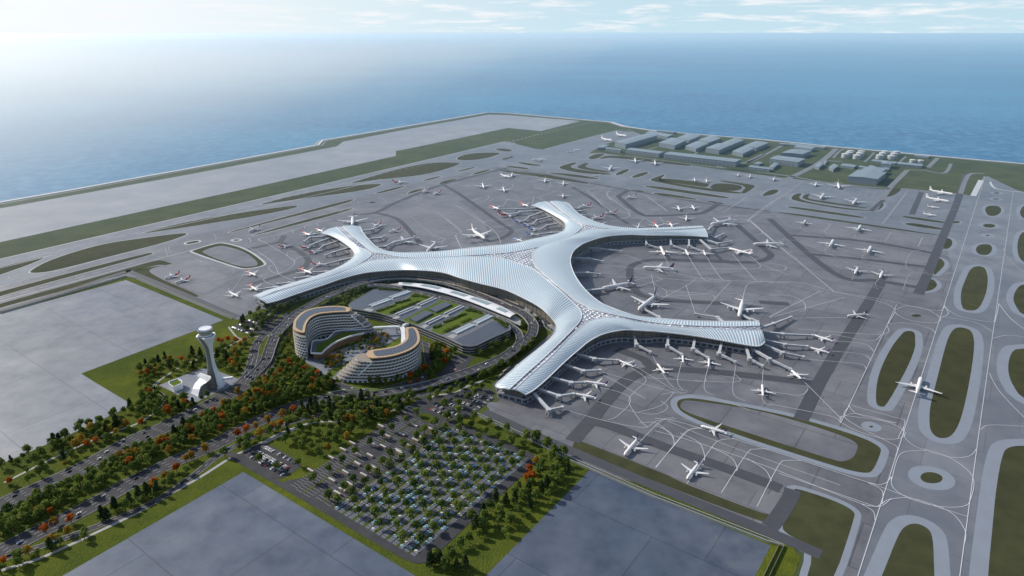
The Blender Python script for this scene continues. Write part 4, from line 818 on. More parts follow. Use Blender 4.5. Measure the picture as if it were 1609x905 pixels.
PL=[('h',(600,300),(680,330),'narrow','navy','at the innermost bridge inland of the southeast arm'),
('h',(783,318),(820,362),'narrow','navy','angled nose up before the near side of the eastern arm'),
('h',(898,272),(902,312),'narrow','white','at the second bridge of the eastern arm'),('h',(1018,288),(1017,332),'narrow','white','at the third bridge of the eastern arm'),
('h',(455,398),(560,412),'narrow','navy','at the fourth bridge beside the southeast arm'),('h',(405,453),(510,470),'narrow','navy','nearest the tip of the southeast arm'),
('h',(635,732),(697,655),'narrow','navy','on the left stand of the near open apron'),('h',(918,838),(972,765),'narrow','navy','nearest the camera beside the dark verge'),
('h',(980,598),(1100,628),'narrow','navy','rolling along the verge of the long oval island'),('h',(1258,412),(1262,463),'narrow','white','waiting on the taxiway above the long oval island'),
('h',(1380,340),(1437,387),'narrow','navy','at the corner bridge of the eastern arm'),('h',(1485,188),(1578,215),'narrow','navy','docked off the eastern arm tip, upper of two'),
('h',(1462,243),(1562,267),'narrow','navy','docked off the eastern arm tip, lower of two'),
('j',(492,225),(615,212),'narrow','navy','crossing the dark service road near the right taxiways'),
('_',(1447.5,592),(1440.5,618),'wide','white','on the taxiway between two long grass islands'),
('g',(705,345),(735,407),'wide','white','at the first bridge of the northeastern arm'),('g',(880,368),(903,407),'narrow','white','at the second bridge of the northeastern arm'),
('g',(1005,370),(1023,405),'narrow','white','at the third bridge of the northeastern arm'),('g',(1185,355),(1345,395),'wide','white','at the splayed bridge of the northeastern arm'),
('g',(1045,195),(1225,155),'quad','white','off the northeastern arm tip with raised tail'),('g',(1358,325),(1562,322),'quad','white','taxiing right of the northeastern arm'),
('g',(583,487),(797,495),'quad','navy','rolling across the middle of the eastern bay'),('g',(293,637),(505,597),'quad','navy','docked at the blocky bridge of the eastern bay'),
('g',(550,790),(672,690),'quad','navy','docked on the far side of the eastern arm'),('g',(1258,835),(1283,722),'quad','white','nose down behind the eastern arm tip'),
('g',(840,92),(825,58),'narrow','navy','left of two side by side beyond the northeastern arm'),('g',(945,86),(925,54),'narrow','navy','right of two side by side beyond the northeastern arm'),
('u',(822,55),(905,38),'narrow','navy','alone behind the northern arm on open apron'),('u',(660,175),(757,160),'narrow','redtail','right of the northern arm, farthest from it'),
('u',(555,220),(645,195),'narrow','redtail','docked at the lower right of the northern arm'),('u',(455,127),(548,108),'narrow','redtail','docked at the upper right of the northern arm'),
('u',(915,292),(930,260),'narrow','white','first behind the northeastern arm roof'),('u',(1080,292),(1043,248),'narrow','red','second behind the northeastern arm roof'),
('u',(1192,285),(1160,240),'narrow','red','third behind the northeastern arm roof'),('u',(1298,240),(1302,190),'narrow','white','nose-in last behind the northeastern arm'),
('u',(323,52),(330,20),'narrow','red','alone behind the tip of the northern arm'),
('f',(387,528),(255,440),'quad','white','standing alone left of the northern arm'),('f',(520,240),(440,205),'narrow','red','top left of the northern arm'),
('f',(810,212),(725,180),'narrow','red','next to the tip of the northern arm'),('f',(725,275),(515,292),'quad','red','large with red tail left of the northern arm'),
('f',(782,348),(660,352),'narrow','blue','first of four blue tails, farthest'),('f',(862,382),(738,388),'narrow','blue','second of the blue tails'),
('f',(935,435),(803,430),'narrow','blue','third of the blue tails'),('f',(905,485),(783,473),'narrow','blue','fourth of the blue tails'),('f',(755,548),(662,518),'narrow','blue','behind the roof, nearest of the blue tails'),
('p',(468,300),(320,312),'narrow','red','standing off between the oval island and the northwestern arm'),('p',(690,300),(550,328),'narrow','red','at the third bridge of the northwestern arm'),
('p',(772,357),(625,373),'narrow','red','at the fourth bridge of the northwestern arm'),('p',(820,505),(665,492),'narrow','red','at the sixth bridge of the northwestern arm'),
('p',(675,602),(550,550),'narrow','red','above the long left arm, nearest the bay'),('p',(100,780),(8,718),'narrow','red','above the long left arm, near its tip'),
('p',(85,622),(-15,575),'narrow','red','right of the end of the oval island'),('p',(668,200),(572,165),'narrow','red','second bridge left of the northwestern tip'),
('p',(790,160),(710,125),'narrow','red','beside the northwestern tip corner'),('p',(8,155),(128,105),'narrow','navy','taxiing between two thin grass strips'),
('d',(800,145),(800,88),'quad','white','nose-in at the northwestern arm tip'),('p',(1315,118),(1410,58),'narrow','red','docked beyond the northwestern arm tip'),
('p',(1485,160),(1608,128),'narrow','red','standing off beyond the northwestern arm'),('d',(1068,268),(1240,228),'quad','white','docked on the far side of the northwestern bay'),
('d',(1308,328),(1372,262),'wide','white','nose-in behind the main roof'),('a',(770,407),(842,382),'narrow','red','left of a pair beside the hook-shaped verge'),
('a',(820,427),(892,402),'narrow','red','right of a pair beside the hook-shaped verge'),('a',(1118,494),(1072,470),'narrow','white','docked at the tip of the long left arm'),
('i',(404,590),(380,632),'wide','navy','on the right apron, left of the middle pair'),('i',(642,630),(620,672),'wide','navy','on the right apron, right of the middle pair'),
('i',(577,498),(553,532),'wide','navy','on the right apron, upper row, larger'),('i',(228,468),(212,492),'narrow','navy','on the right apron, upper row, smaller'),
('i',(540,803),(560,762),'narrow','navy','on the right apron, lower row, left'),('i',(698,830),(718,785),'narrow','navy','on the right apron, lower row, right'),
('i',(1165,302),(1010,275),'quad','white','topmost of four parked side-on by the far verge'),('i',(1140,347),(988,320),'quad','white','second of four parked side-on by the far verge'),
('i',(1080,387),(998,375),'narrow','white','third of four parked side-on by the far verge'),('i',(1060,437),(972,422),'narrow','white','lowest of four parked side-on by the far verge'),
('i',(440,263),(432,232),'wide','white','top centre of the remote stands below the large shed'),('i',(322,328),(345,298),'wide','white','left in the hooked verge of the remote stands'),
('i',(528,360),(552,330),'wide','white','right in the hooked verge of the remote stands'),('i',(288,248),(298,230),'narrow','white','small beside the top remote stand'),
('m',(38,386),(42,372),'narrow','white','small, first along the far verge from the left'),('m',(112,396),(118,380),'narrow','white','small, second along the far verge'),('m',(262,416),(270,398),'narrow','white','small, third along the far verge'),('m',(526,450),(534,432),'narrow','white','small, fourth along the far verge'),
('l',(748,218),(672,203),'wide','white','upper of two on the far tongue of apron'),('l',(657,247),(577,230),'wide','white','lower of two on the far tongue of apron'),
('l',(453,303),(408,298),'narrow','white','right of a small pair below the tongue'),('l',(368,315),(413,310),'narrow','white','left of a small pair below the tongue'),
('l',(146,362),(236,362),'quad','white','taxiing above the far grass strips'),('l',(523,465),(572,460),'narrow','white','on the far taxiway beside a grass strip'),
('l',(632,432),(650,402),'wide','white','inside the far hooked verge'),('l',(800,380),(795,358),'wide','white','left of two below the long shed'),('l',(925,395),(920,373),'wide','white','right of two below the long shed'),
('l',(1175,500),(1170,483),'narrow','white','left of two above the far verge box'),('l',(1250,508),(1245,490),'narrow','white','right of two above the far verge box'),
('l',(225,505),(230,482),'wide','white','left of two beyond the northern arm'),('l',(342,522),(345,500),'wide','white','right of two beyond the northern arm'),('l',(15,470),(20,448),'wide','white','third beyond the northern arm'),
('c',(1450,582),(1440,555),'wide','white','first of two on the apron above the main roof'),('c',(1580,605),(1570,578),'wide','white','second of two on the apron above the main roof'),('c',(1609,512),(1565,500),'wide','white','near the far curved verge'),
('c',(962,545),(880,543),'wide','red','rolling left on the far taxiway junction'),('c',(1060,610),(1108,593),'narrow','red','left of a small pair below the taxiway junction'),('c',(1130,624),(1180,606),'narrow','red','right of a small pair below the taxiway junction'),
('p',(385,-2),(330,-20),'narrow','white','placeholder')][:-1]
for a in PL: plane(*a)
# ================================================================== landside roads
ROADS=[]   # (world line, half width) kept clear of trees
def sm(fr,pts,z=0.0,n=6):
    z_=z if isinstance(z,(list,tuple)) else [z]*len(pts)
    return catmull([G(*P(fr,[p])[0],zz) for p,zz in zip(pts,z_)],n)
LANES=[]
dash=MB()
def dashes(line,offs,dz,gap=14,ln=5,w=.34,mb=None):
    for o in offs:
        l=side(line,o)
        for p,d in walk(l,gap):
            n=Vector((-d.y,d.x,0)).normalized()*w/2; q=p+d*ln; u=Vector((0,0,dz))
            (mb or dash).add([p-n+u,q-n+u,q+n+u,p+n+u],[(0,1,2,3)])
def solid(line,offs,dz,w=.4,mb=None):
    for o in offs:
        (mb or dash).strip([p+Vector((0,0,dz)) for p in side(line,o+w/2)],[p+Vector((0,0,dz)) for p in side(line,o-w/2)])
def ground_road(fr,pts,w,z,lanes=0,m='asphalt',name='road',edge=True):
    line=sm(fr,pts); b=MB(); b.strip(setz(side(line,w/2),z),setz(side(line,-w/2),z)); structure(name,b,M[m])
    ROADS.append((line,w/2))
    if lanes:
        l2=setz(line,z)
        offs=[-w/2+1+(w-2)*i/lanes for i in range(1,lanes)]
        dashes(l2,offs,.05)
        if edge: solid(l2,[-w/2+.8,w/2-.8],.05,.3)
        for i in range(lanes): LANES.append((side(l2,-w/2+1+(w-2)*(i+.5)/lanes),0,name))
    return line
# broad asphalt field inside and around the loop
sheet('road_plaza',W('e',[(500,120),(700,40),(800,20),(1100,60),(1450,170),(1600,250),(1608,330),(1540,420),(1400,520),(1250,560),(1120,520),(1000,480),(800,640),(560,690),(470,690),(440,640),(420,600)]),.10,M['asphalt']) if False else None
north=ground_road('_',[(-160,880),(0,795),(67,765),(135,733),(202,696),(270,666),(337,632),(380,605),(400,585),(415,560)],30,.30,5)
northb=ground_road('_',[(378,600),(392,580),(398,560),(403,541),(417,524),(438,506),(455,492)],15,.26,2)
south=ground_road('_',[(-160,960),(0,868),(67,833),(135,799),(202,761),(270,727),(337,699),(404,663),(472,636),(540,622),(580,617)],26,.34,4)
side_r=ground_road('_',[(-120,930),(0,880),(60,860),(150,828),(240,790),(300,750),(345,715),(400,685),(470,660),(560,640),(640,625),(700,610),(745,590),(790,567),(822,540),(845,515),(862,492)],10,.22,2)
inner_r=ground_road('e',[(0,600),(40,520),(110,380),(180,290),(300,210),(430,140),(560,90)],9,.38,2)
ground_road('e',[(930,400),(940,480),(950,560),(900,620),(800,650),(600,690),(440,660),(420,640)],12,.24,1)
ground_road('e',[(1160,480),(1100,560),(1040,610)],32,.20,0)
ground_road('e',[(620,320),(760,320),(830,360),(900,400),(1080,480),(1160,520)],9,.28,1)
for fr,pts,w in [('b',[(20,470),(230,365),(470,255),(650,190),(740,120),(765,70),(720,30),(740,0)],3.2),('o',[(150,800),(185,720),(110,640),(200,560),(330,480),(470,420),(640,355),(760,290),(870,250),(1020,240)],3),
  ('b',[(0,880),(180,825),(380,735),(640,610),(800,520),(940,440),(1100,340),(1220,290),(1400,210)],4),('n',[(100,310),(250,235),(390,190),(520,185)],4),('y',[(370,430),(560,385),(580,350)],4),('y',[(630,375),(720,310),(870,290),(980,235),(1110,190)],4),('o',[(700,170),(780,260),(870,250)],3),
  ('e',[(360,700),(470,680),(640,690)],3),('e',[(230,560),(400,620)],4)]:
    l=ground_road(fr,pts,w,.15,0,'path','footpath')
structure('lane_marking',dash,M['roadline'])
# grass median sliver between the parallel carriageways is the turf itself
sheet('tower_plaza',W('o',[(150,630),(470,503),(560,497),(780,582),(690,650),(430,772)]),.2,M['plaza'])
sheet('hotel_plaza',W('e',[(250,480),(330,530),(440,560),(420,600),(380,620),(330,600),(300,560),(220,520)]),.2,M['plaza'])
sheet('hotel_plaza',W('e',[(270,500),(560,400),(640,340),(760,310),(800,360),(700,420),(620,440),(560,480),(460,520),(410,600),(360,610),(400,540)]),.22,M['plaza'])
sheet('garden_lawn',W('e',[(480,690),(500,670),(640,675),(900,645),(940,650),(900,670),(640,700),(500,700)]),.28,M['lawn'])
sheet('garden_lawn',W('e',[(60,640),(120,585),(200,580),(310,600),(300,640),(330,690),(180,700),(70,680)]),.2,M['lawn'])
sheet('garden_lawn',W('A',[(0,690),(160,600),(240,600),(60,770),(0,780)]),.28,M['lawn'])
# ================================================================== the elevated loop
def viaduct(label,fr,pts,zs,w,lanes,step=34,z0=True):
    line=sm(fr,pts,zs); ROADS.append((line,w/2))
    t=empty('viaduct',(line[0].x,line[0].y,0)); tag(t,label,'viaduct'); inv=-t.location
    L=side(line,w/2); R_=side(line,-w/2); dn=Vector((0,0,-1.8))
    b=MB(); b.strip(L,R_); b.strip([p+dn for p in R_],[p+dn for p in L]); b.strip([p+dn for p in L],L); b.strip(R_,[p+dn for p in R_]); o=b.build('deck',M['asphalt'],t); o.location=inv
    for s_ in (1,-1):
        b=MB(); a=side(line,s_*(w/2+.25)); c=side(line,s_*(w/2-.25)); up=Vector((0,0,1.1)); lo_=Vector((0,0,-2.0))
        b.strip([p+lo_ for p in a],[p+up for p in a]); b.strip([p+up for p in a],[p+up for p in c]); b.strip([p+up for p in c],c); o=b.build('parapet',M['concrete'],t); o.location=inv
    k=0
    for p,d in walk(line,step,step*.5):
        if p.z<5: continue
        n=Vector((-d.y,d.x,0)).normalized(); an=atan2(n.y,n.x)
        b=MB(); zt=p.z-1.8
        b.box((0,0,zt-.8),(w*.75,2.2,1.6),an); b.box((0,0,(zt-1.6)/2),(3.2,2.0,zt-1.6),an); o=b.build('pier',M['concrete'],t); o.location=Vector((p.x,p.y,0))+inv
    m=MB(); offs=[-w/2+1.2+(w-2.4)*i/lanes for i in range(1,lanes)]
    dashes(line,offs,.06,mb=m); solid(line,[-w/2+1,w/2-1],.06,.3,mb=m); o=m.build('lane_marking',M['roadline'],t); o.location=inv
    for i in range(lanes): LANES.append((side(line,-w/2+1.2+(w-2.4)*(i+.5)/lanes),1,'viaduct'))
    return line
outer_v=viaduct('long elevated road sweeping past the terminal front and back round the hotels','_',
 [(396,592),(417,568),(424,549),(434,525),(449,509),(464,494),(483,482),(509,468),(538,456),(561,447),(585,440),(612,436),(650,436),(700,444),(740,457),(782,475),(820,491),(836,506),(838,518),(832,530),(812,546),(789,562),(751,578),(709,593),(659,607),(600,618),(560,623),(520,628)],
 [.5,3,6,8,9,9,9.5,10,10,10,10,10,10,10,10,10,10,10,9.5,9,9,9,8.5,7,4.5,3,.6],17,4)
viaduct('inner elevated road between the parking building and the white station canopy','_',
 [(555,452),(575,449),(600,448),(630,453),(670,462),(708,473),(745,485),(782,500),(803,512),(814,522),(817,534),(812,544)],[8,8,8,8,8,8,8,8,8,8,8.3,8.6],12,3)
curb=viaduct('wide departures deck with tan kerbs under the terminal eaves','_',[(608,430),(650,431),(700,437),(745,448),(790,464),(825,479),(850,495),(862,508)],[9]*8,15,3,60)
# tan kerb islands on the departures deck
def island(label,fr,pts,z,w):
    line=sm(fr,pts,z); b=MB(); a=side(line,w/2); c=side(line,-w/2); up=Vector((0,0,.5)); b.strip([p+up for p in a],[p+up for p in c]); b.strip(a,[p+up for p in a]); b.strip([p+up for p in c],c)
    return tag(b.build('kerb_island',M['tan'],),label,'kerb','kerb islands on the departures deck')
deckm=MB(); a=sm('_',[(650,433),(700,440),(745,451),(790,468),(822,483)],9.6); deckm.strip(side(a,14),side(a,-16)); td=tag(deckm.build('kerbside_deck',M['asphalt']),'dark asphalt kerbside deck between departures kerb and elevated loop','road deck')
island('tan kerb closest under the terminal eaves','_',[(606,427.5),(650,428.5),(700,433.5),(745,444.5),(790,460),(825,474.5),(850,489)],10.2,2.4)
island('second tan kerb counted from the terminal','_',[(655,434),(700,440),(745,451),(790,468),(815,479)],10.2,2.0)
island('third tan kerb counted from the terminal','_',[(655,438),(700,444.5),(745,456.5),(785,471.5),(805,481)],10.2,2.0)
# station canopy
def quadgrid(mb,A_,B_,n,m_,zf=None,mi=0):
    """sheet between two curves with a gentle crown"""
    vs=[];uv=[]; u=0
    for i in range(len(A_)):
        if i: u+=(A_[i]-A_[i-1]).length
        for k in range(m_+1):
            t=k/m_; p=A_[i].lerp(B_[i],t); vs.append(p+Vector((0,0,(zf or 0)*sin(pi*t)))); uv.append((u,t*(A_[i]-B_[i]).length))
    fs=[(i*(m_+1)+k,i*(m_+1)+k+1,(i+1)*(m_+1)+k+1,(i+1)*(m_+1)+k) for i in range(len(A_)-1) for k in range(m_)]
    a,b_,c_=[vs[j] for j in fs[0][:3]]
    if (b_-a).cross(c_-a).z<0: fs=[f[::-1] for f in fs]
    mb.add(vs,fs,mi,uv)
t=empty('station_canopy',G(715,468)); tag(t,'long curved white canopy roof with grey louvred panels above the station','canopy'); inv=-t.location
top=sm('x',[(472,45),(700,62),(900,105),(1100,165),(1300,235),(1450,312)],15,8); bot=sm('x',[(456,66),(620,84),(820,128),(1010,186),(1200,258),(1400,340)],15,8)
b=MB(); quadgrid(b,top,bot,0,5,1.5); b.strip([p-Vector((0,0,.9)) for p in bot],bot); b.strip(top,[p-Vector((0,0,.9)) for p in top]); o=b.build('canopy_roof',M['white'],t); o.location=inv
for u0,u1 in ((.05,.13),(.20,.36),(.45,.58),(.63,.78),(.86,.93)):
    i0=int(u0*40);i1=int(u1*40); b=MB(); A_=[top[i].lerp(bot[i],.28)+Vector((0,0,1.7)) for i in range(i0,i1+1)]; B_=[top[i].lerp(bot[i],.72)+Vector((0,0,1.7)) for i in range(i0,i1+1)]
    quadgrid(b,A_,B_,0,2); o=b.build('louvre_panel',M['pvlight'],t); o.location=inv
b=MB(); A_=[top[i].lerp(bot[i],.2) for i in range(2,39)]; B_=[top[i].lerp(bot[i],.8) for i in range(2,39)]
for l in (A_,B_): b.strip(setz(l,0),setz(l,14))
o=b.build('station_wall',M['glassdark'],t); o.location=inv
b=MB(); pl=[G(*p) for p in P('x',[(380,60),(470,45),(470,70),(620,90),(820,134),(1010,192),(1200,264),(1400,346),(1460,330),(1495,370),(1488,410),(1440,395),(1360,352),(1200,285),(1000,208),(800,150),(600,100),(450,72)])]
pl=[G(*p,8.4) for p in P('x',[(380,62),(470,52),(620,84),(820,130),(1010,190),(1200,262),(1400,335),(1455,330),(1492,370),(1488,412),(1440,392),(1360,350),(1200,283),(1000,206),(800,148),(600,98),(450,78)])]
b.sheet(pl,8.4); o=b.build('platform_deck',M['path'],t); o.location=inv
# ================================================================== parking building
GZ=15.0
t=empty('parking_building',G(680,520)); tag(t,'low wide parking building with green roof strips, skylights and solar panels','car park building'); inv=-t.location
def gp_(pts,z=GZ): return [G(*p,z) for p in P('x',pts)]
foot=gp_([(250,108),(330,100),(430,112),(520,116),(600,136),(750,180),(860,205),(1000,242),(1120,285),(1265,335),(1360,375),(1405,425),(1398,445),(1250,510),(1120,572),(1060,583),(1000,574),(850,503),(600,402),(430,345),(300,303),(70,266),(45,240),(60,215)])
b=MB(); l=foot if area(foot)>0 else foot[::-1]; u=0; vs=[];uv=[]
for i in range(len(l)+1):
    j=i%len(l)
    if i: u+=(l[j]-l[i-1]).length
    vs+=[(l[j].x,l[j].y,0),(l[j].x,l[j].y,GZ)]; uv+=[(u,0),(u,GZ)]
b.add(vs,[(2*i,2*i+2,2*i+3,2*i+1) for i in range(len(l))],0,uv); o=b.build('louvred_wall',M['louvre'],t); o.location=inv
b=MB(); b.sheet(offset(l,.6),GZ-.02); o=b.build('roof',M['greyroof'] if 'greyroof' in M else M['concrete'],t); o.location=inv
b=MB(); a=offset(l,.7); b.strip(setz(a,GZ-1.2),setz(a,GZ+.5),0,True); a2=offset(l,.1); b.strip(setz(a,GZ+.5),setz(a2,GZ+.5),0,True); o=b.build('parapet',M['concrete'],t); o.location=inv
def roofpatch(name,pts,z,m,h=0):
    q=[G(*p,GZ+z) for p in P('x',pts)]
    b=MB()
    if h: b.prism(q,GZ,GZ+z)
    else: b.sheet(q,GZ+z)
    # metric uv along the strip axes
    for i,f in enumerate(b.f): b.uv[i]=[(Vector(b.v[j]).dot(E1),Vector(b.v[j]).dot(E2)) for j in f]
    o=b.build(name,m,t); o.location=inv; return o
roofpatch('solar_field',[(250,110),(330,102),(430,114),(505,120),(385,182),(160,275),(72,262),(50,240),(64,216)],.12,M['pv'])
roofpatch('solar_field',[(935,530),(1080,465),(1252,372),(1340,388),(1395,428),(1390,442),(1250,505),(1118,567),(1062,578),(1002,569)],.12,M['pv'])
for p in ([(245,296),(590,142),(560,136),(200,292)],[(380,326),(742,182),(712,176),(330,318)],[(475,364),(830,197),(790,188),(425,348)],[(612,404),(985,246),(950,242),(580,398)],[(700,444),(1045,262),(1010,254),(640,420)],[(830,488),(1195,322),(1160,314),(790,476)]):
    roofpatch('metal_roof_strip',p[::1],.14,M['pv'])
GR=[[(268,302),(400,240),(540,180),(585,137),(640,140),(745,180),(620,225),(500,270),(380,322)],[(482,368),(650,285),(825,192),(900,205),(985,243),(800,322),(612,404),(540,385)],[(728,452),(860,390),(1045,258),(1120,285),(1195,318),(1010,400),(828,487)]]
for g_ in GR: roofpatch('green_roof_strip',g_,.18,M['lawn'])
for p in ([(555,350),(690,282),(750,303),(608,376)],[(718,268),(855,207),(910,230),(778,293)]):
    roofpatch('solar_box',p,3.2,M['pv'],3.2)
def channel(p0,p1,w,kind):
    A_=G(*P('x',[p0])[0],GZ); B_=G(*P('x',[p1])[0],GZ); d=(B_-A_).normalized(); n=Vector((-d.y,d.x,0))
    for s_ in (-1,1):
        b=MB(); b.beam(A_+n*s_*w/2+Vector((0,0,1.1)),B_+n*s_*w/2+Vector((0,0,1.1)),1.2,2.2); o=b.build('channel_wall',M['white'],t); o.location=inv
    b=MB(); z_=Vector((0,0,.35 if kind=='dark' else 1.6)); A1,B1=A_+n*(w/2-.7)+z_,B_+n*(w/2-.7)+z_; A2,B2=A_-n*(w/2-.7)+z_,B_-n*(w/2-.7)+z_
    L_=(B_-A_).length; b.add([A2,B2,B1,A1],[(0,1,2,3)],0,[(0,0),(L_,0),(L_,w),(0,w)]); o=b.build('skylight',M['glassdark'] if kind=='dark' else M['pvlight'],t); o.location=inv
for a_ in [((225,250),(390,190),9,'l'),((395,180),(555,124),9,'l'),((450,322),(600,262),8,'dark'),((630,242),(770,180),8,'dark'),((700,398),(830,335),8,'dark'),((860,318),(1000,250),8,'dark'),((930,478),(1085,405),9,'l'),((1105,395),(1240,330),9,'l')]:
    channel(*a_)
for p in ([(160,278),(200,262),(255,277),(225,296)],[(380,186),(400,178),(425,188),(402,200)],[(405,348),(450,326),(480,338),(440,358)],[(598,258),(628,245),(655,255),(625,270)],[(640,420),(690,398),(720,410),(680,432)],[(830,330),(860,316),(890,327),(855,345)],[(868,502),(925,476),(960,492),(920,522)],[(1078,400),(1108,388),(1140,400),(1108,418)]):
    roofpatch('roof_terrace',p,.25,M['path'])
# hedges on the green strips
def hedge_mesh(pts,w,h,seed,m):
    rr=random.Random(seed); b=MB(); line=[G(*p,GZ) for p in P('x',pts)]
    for p,d in walk(line,2.2):
        for _ in range(16):
            c=p+Vector((rr.uniform(-w,w),rr.uniform(-w,w),rr.uniform(.3,h))); s_=rr.uniform(.6,1.3); a=Vector((rr.uniform(-1,1),rr.uniform(-1,1),rr.uniform(-.3,1))).normalized()
            b1=a.orthogonal().normalized()*s_; b2=a.cross(b1).normalized()*s_
            b.add([c-b1-b2,c+b1-b2,c+b1+b2,c-b1+b2],[(0,1,2,3)])
    return b
hl=[[(285,292),(430,240)],[(445,225),(550,195)],[(400,305),(480,270)],[(490,262),(640,205)],[(580,165),(700,165)],[(600,150),(720,182)],[(760,430),(820,405)],[(850,385),(1020,315)],[(850,465),(960,410)],[(990,385),(1060,355)],[(1040,285),(1150,300)],[(1060,275),(1160,310)],[(1260,350),(1380,405)],[(300,102),(480,115)],[(1290,362),(1370,425)]]
for i,p in enumerate(hl):
    o=hedge_mesh(p,2.6,2.2,i,None).build('roof_hedge',M['leaf'],t); o.location=inv
# ================================================================== hotels
M['sill']=M['white']
M['room']=striped('hotel room glazing',(.13,.105,.085),(.45,.46,.48),5.2,.08,.4)
def hotel(label,outp,inp,zr,floors,te_hi,te_lo,flip=False,start_hi=None,start_lo=None,penth=(.06,.80),mb_in=0):
    """curved slab: rings of white ledges with set back balconies; the ends step down as terraces"""
    O=catmull([setz([G(p[0],p[1],p[2] if len(p)>2 else zr)],zr)[0] for p in outp],8); I=catmull([setz([G(p[0],p[1],p[2] if len(p)>2 else zr)],zr)[0] for p in inp],8); n=len(O)
    c=sum(O,Vector())/n; t=empty('hotel',(c.x,c.y,0)); tag(t,label,'hotel'); inv=-t.location
    def at(l,u):
        k=max(0,min(n-1.001,u*(n-1))); i=int(k); return l[i].lerp(l[i+1],k-i)
    fh=zr/(floors)
    def ring(u0,u1,grow,z):
        st=[u0+(u1-u0)*i/44 for i in range(45)]
        a=[at(O,u) for u in st]; b_=[at(I,u) for u in st]
        sa=1 if ((side(a,1)[20]-b_[20]).length>(a[20]-b_[20]).length) else -1
        a=side(a,grow*sa); b_=side(b_,-grow*sa)
        # round the two ends
        def cap(p,q,dr):
            m_=(p+q)/2; r_=(p-q).length/2; e=(p-q).normalized(); return [m_+e*r_*cos(x)+dr*(r_*.55+grow*.3)*sin(x) for x in (pi*.2,pi*.4,pi*.6,pi*.8)]
        d1=(a[-1]-a[-3]).normalized(); d0=(a[0]-a[2]).normalized()
        pts=a+cap(a[-1],b_[-1],d1)+b_[::-1]+cap(b_[0],a[0],d0)
        return setz(pts,z)
    for k in range(floors+1):
        z=k*fh; f_=max(0,(k-1)/(floors-1)); u1=te_lo+(te_hi-te_lo)*f_; u0=(start_lo or 0)+((start_hi or 0)-(start_lo or 0))*f_
        if k<floors:
            f2=max(0,k/(floors-1)); u1b=te_lo+(te_hi-te_lo)*min(1,f2); u0b=(start_lo or 0)+((start_hi or 0)-(start_lo or 0))*min(1,f2)
            r=ring(u0b,u1b,-1.5 if k else -.3,z); 
            if area(r)<0: r=r[::-1]
            b=MB(); u=0; vs=[];uv=[]
            for i in range(len(r)+1):
                j=i%len(r)
                if i: u+=(r[j]-r[i-1]).length
                vs+=[(r[j].x,r[j].y,z+.3),(r[j].x,r[j].y,z+fh)]; uv+=[(u,0),(u,fh)]
            b.add(vs,[(2*i,2*i+2,2*i+3,2*i+1) for i in range(len(r))],0,uv)
            o=b.build('balcony_storey' if k else 'ground_storey',M['room'] if k else M['arc'],t); o.location=inv
            # dividers
            if k:
                b=MB(); 
                for p,d in walk(r+[r[0]],5.2,(k%2)*2.6):
                    nn=Vector((d.y,-d.x,0)); b.box((p.x+nn.x*.5,p.y+nn.y*.5,z+fh/2),(1.3,.28,fh-.6),atan2(nn.y,nn.x))
                if k<floors: o=b.build('balcony_divider',M['white'],t); o.location=inv; tag(o,kind='stuff')
        r=ring(u0,u1,.9,z)
        if k==0: continue
        b=MB(); b.prism(r,z-.4,z+1.15,0,1); o=b.build('floor_ledge',[M['white'],M['greyterr']],t); o.location=inv
    # planting on the terraces
    # timber penthouse roof with solar panels
    r=ring(penth[0],penth[1],-1.6,zr); b=MB(); b.prism(r,zr+.8,zr+4.6); o=b.build('penthouse_wall',M['darkmetal'],t); o.location=inv
    r=ring(penth[0]-.01,penth[1]+.01,-.2,zr); b=MB(); b.prism(r,zr+4.6,zr+6.2); o=b.build('timber_roof',M['timber'],t); o.location=inv
    r=ring(penth[0]+.02,penth[1]-.03,-4.3,zr); b=MB(); b.sheet(r,zr+6.4)
    for i,f in enumerate(b.f): b.uv[i]=[(b.v[j][0],b.v[j][1]) for j in f]
    o=b.build('solar_array',M['pv'],t); o.location=inv
    r=ring(te_hi-.13,te_hi-.03,-2.0,zr); b=MB(); b.sheet(r,zr+1.12); o=b.build('roof_garden',M['lawn'],t); o.location=inv
    if (start_hi or 0)<=.001:
        r=ring(.005,.05,-2.0,zr); b=MB(); b.sheet(r,zr+1.12); o=b.build('roof_garden',M['lawn'],t); o.location=inv
    return t,inv
M['arc']=striped('white arcade',(.10,.12,.15),(.74,.76,.78),7.5,.42,.4)
M['greyterr']=mat('terrace deck',(.24,.22,.20),.7,noise=[(.3,(.32,.26,.18),.6,3)])
def P3(fr,pts):
    ox,oy,k=FR[fr]; return [(ox+p[0]*k,oy+p[1]*k)+tuple(p[2:]) for p in pts]
zo=P3('z',[(112,480),(110,430),(130,340),(240,220),(400,150),(600,118),(800,108),(960,125),(1110,168),(1250,335,12),(1385,368,12)])
zi_=P3('z',[(300,545),(305,470),(335,370),(400,290),(520,235),(680,214),(820,204),(930,200),(1020,200),(1140,420,12),(1345,402,12)])
t,inv=hotel('curved white hotel with open arc courtyard, timber roof rim and stepped right end',zo,zi_,39,8,.80,1.0,penth=(.05,.72))
def pod(t,inv,name,pts,fr,z0,z1,m,mt=None):
    q=[G(*p,z1) for p in P(fr,pts)]; b=MB(); b.prism(q,z0,z1,0,0 if mt is None else 1); o=b.build(name,m if mt is None else [m,mt],t); o.location=inv; return o
pod(t,inv,'podium','z'and[(385,800),(392,740),(410,640),(440,608),(560,595),(650,570),(720,510),(790,455),(1000,435),(1230,425),(1232,485),(1100,510),(980,545),(850,595),(740,650),(660,710),(600,760),(550,805)],'z',10,12,M['white'],M['greydark'] if 'greydark' in M else M['concrete'])
pod(t,inv,'shopfront',[(420,815),(430,650),(560,605),(700,560),(800,480),(1210,440),(1215,500),(980,560),(850,612),(740,668),(660,728),(600,775),(540,812)],'z',0,10,M['brown'])
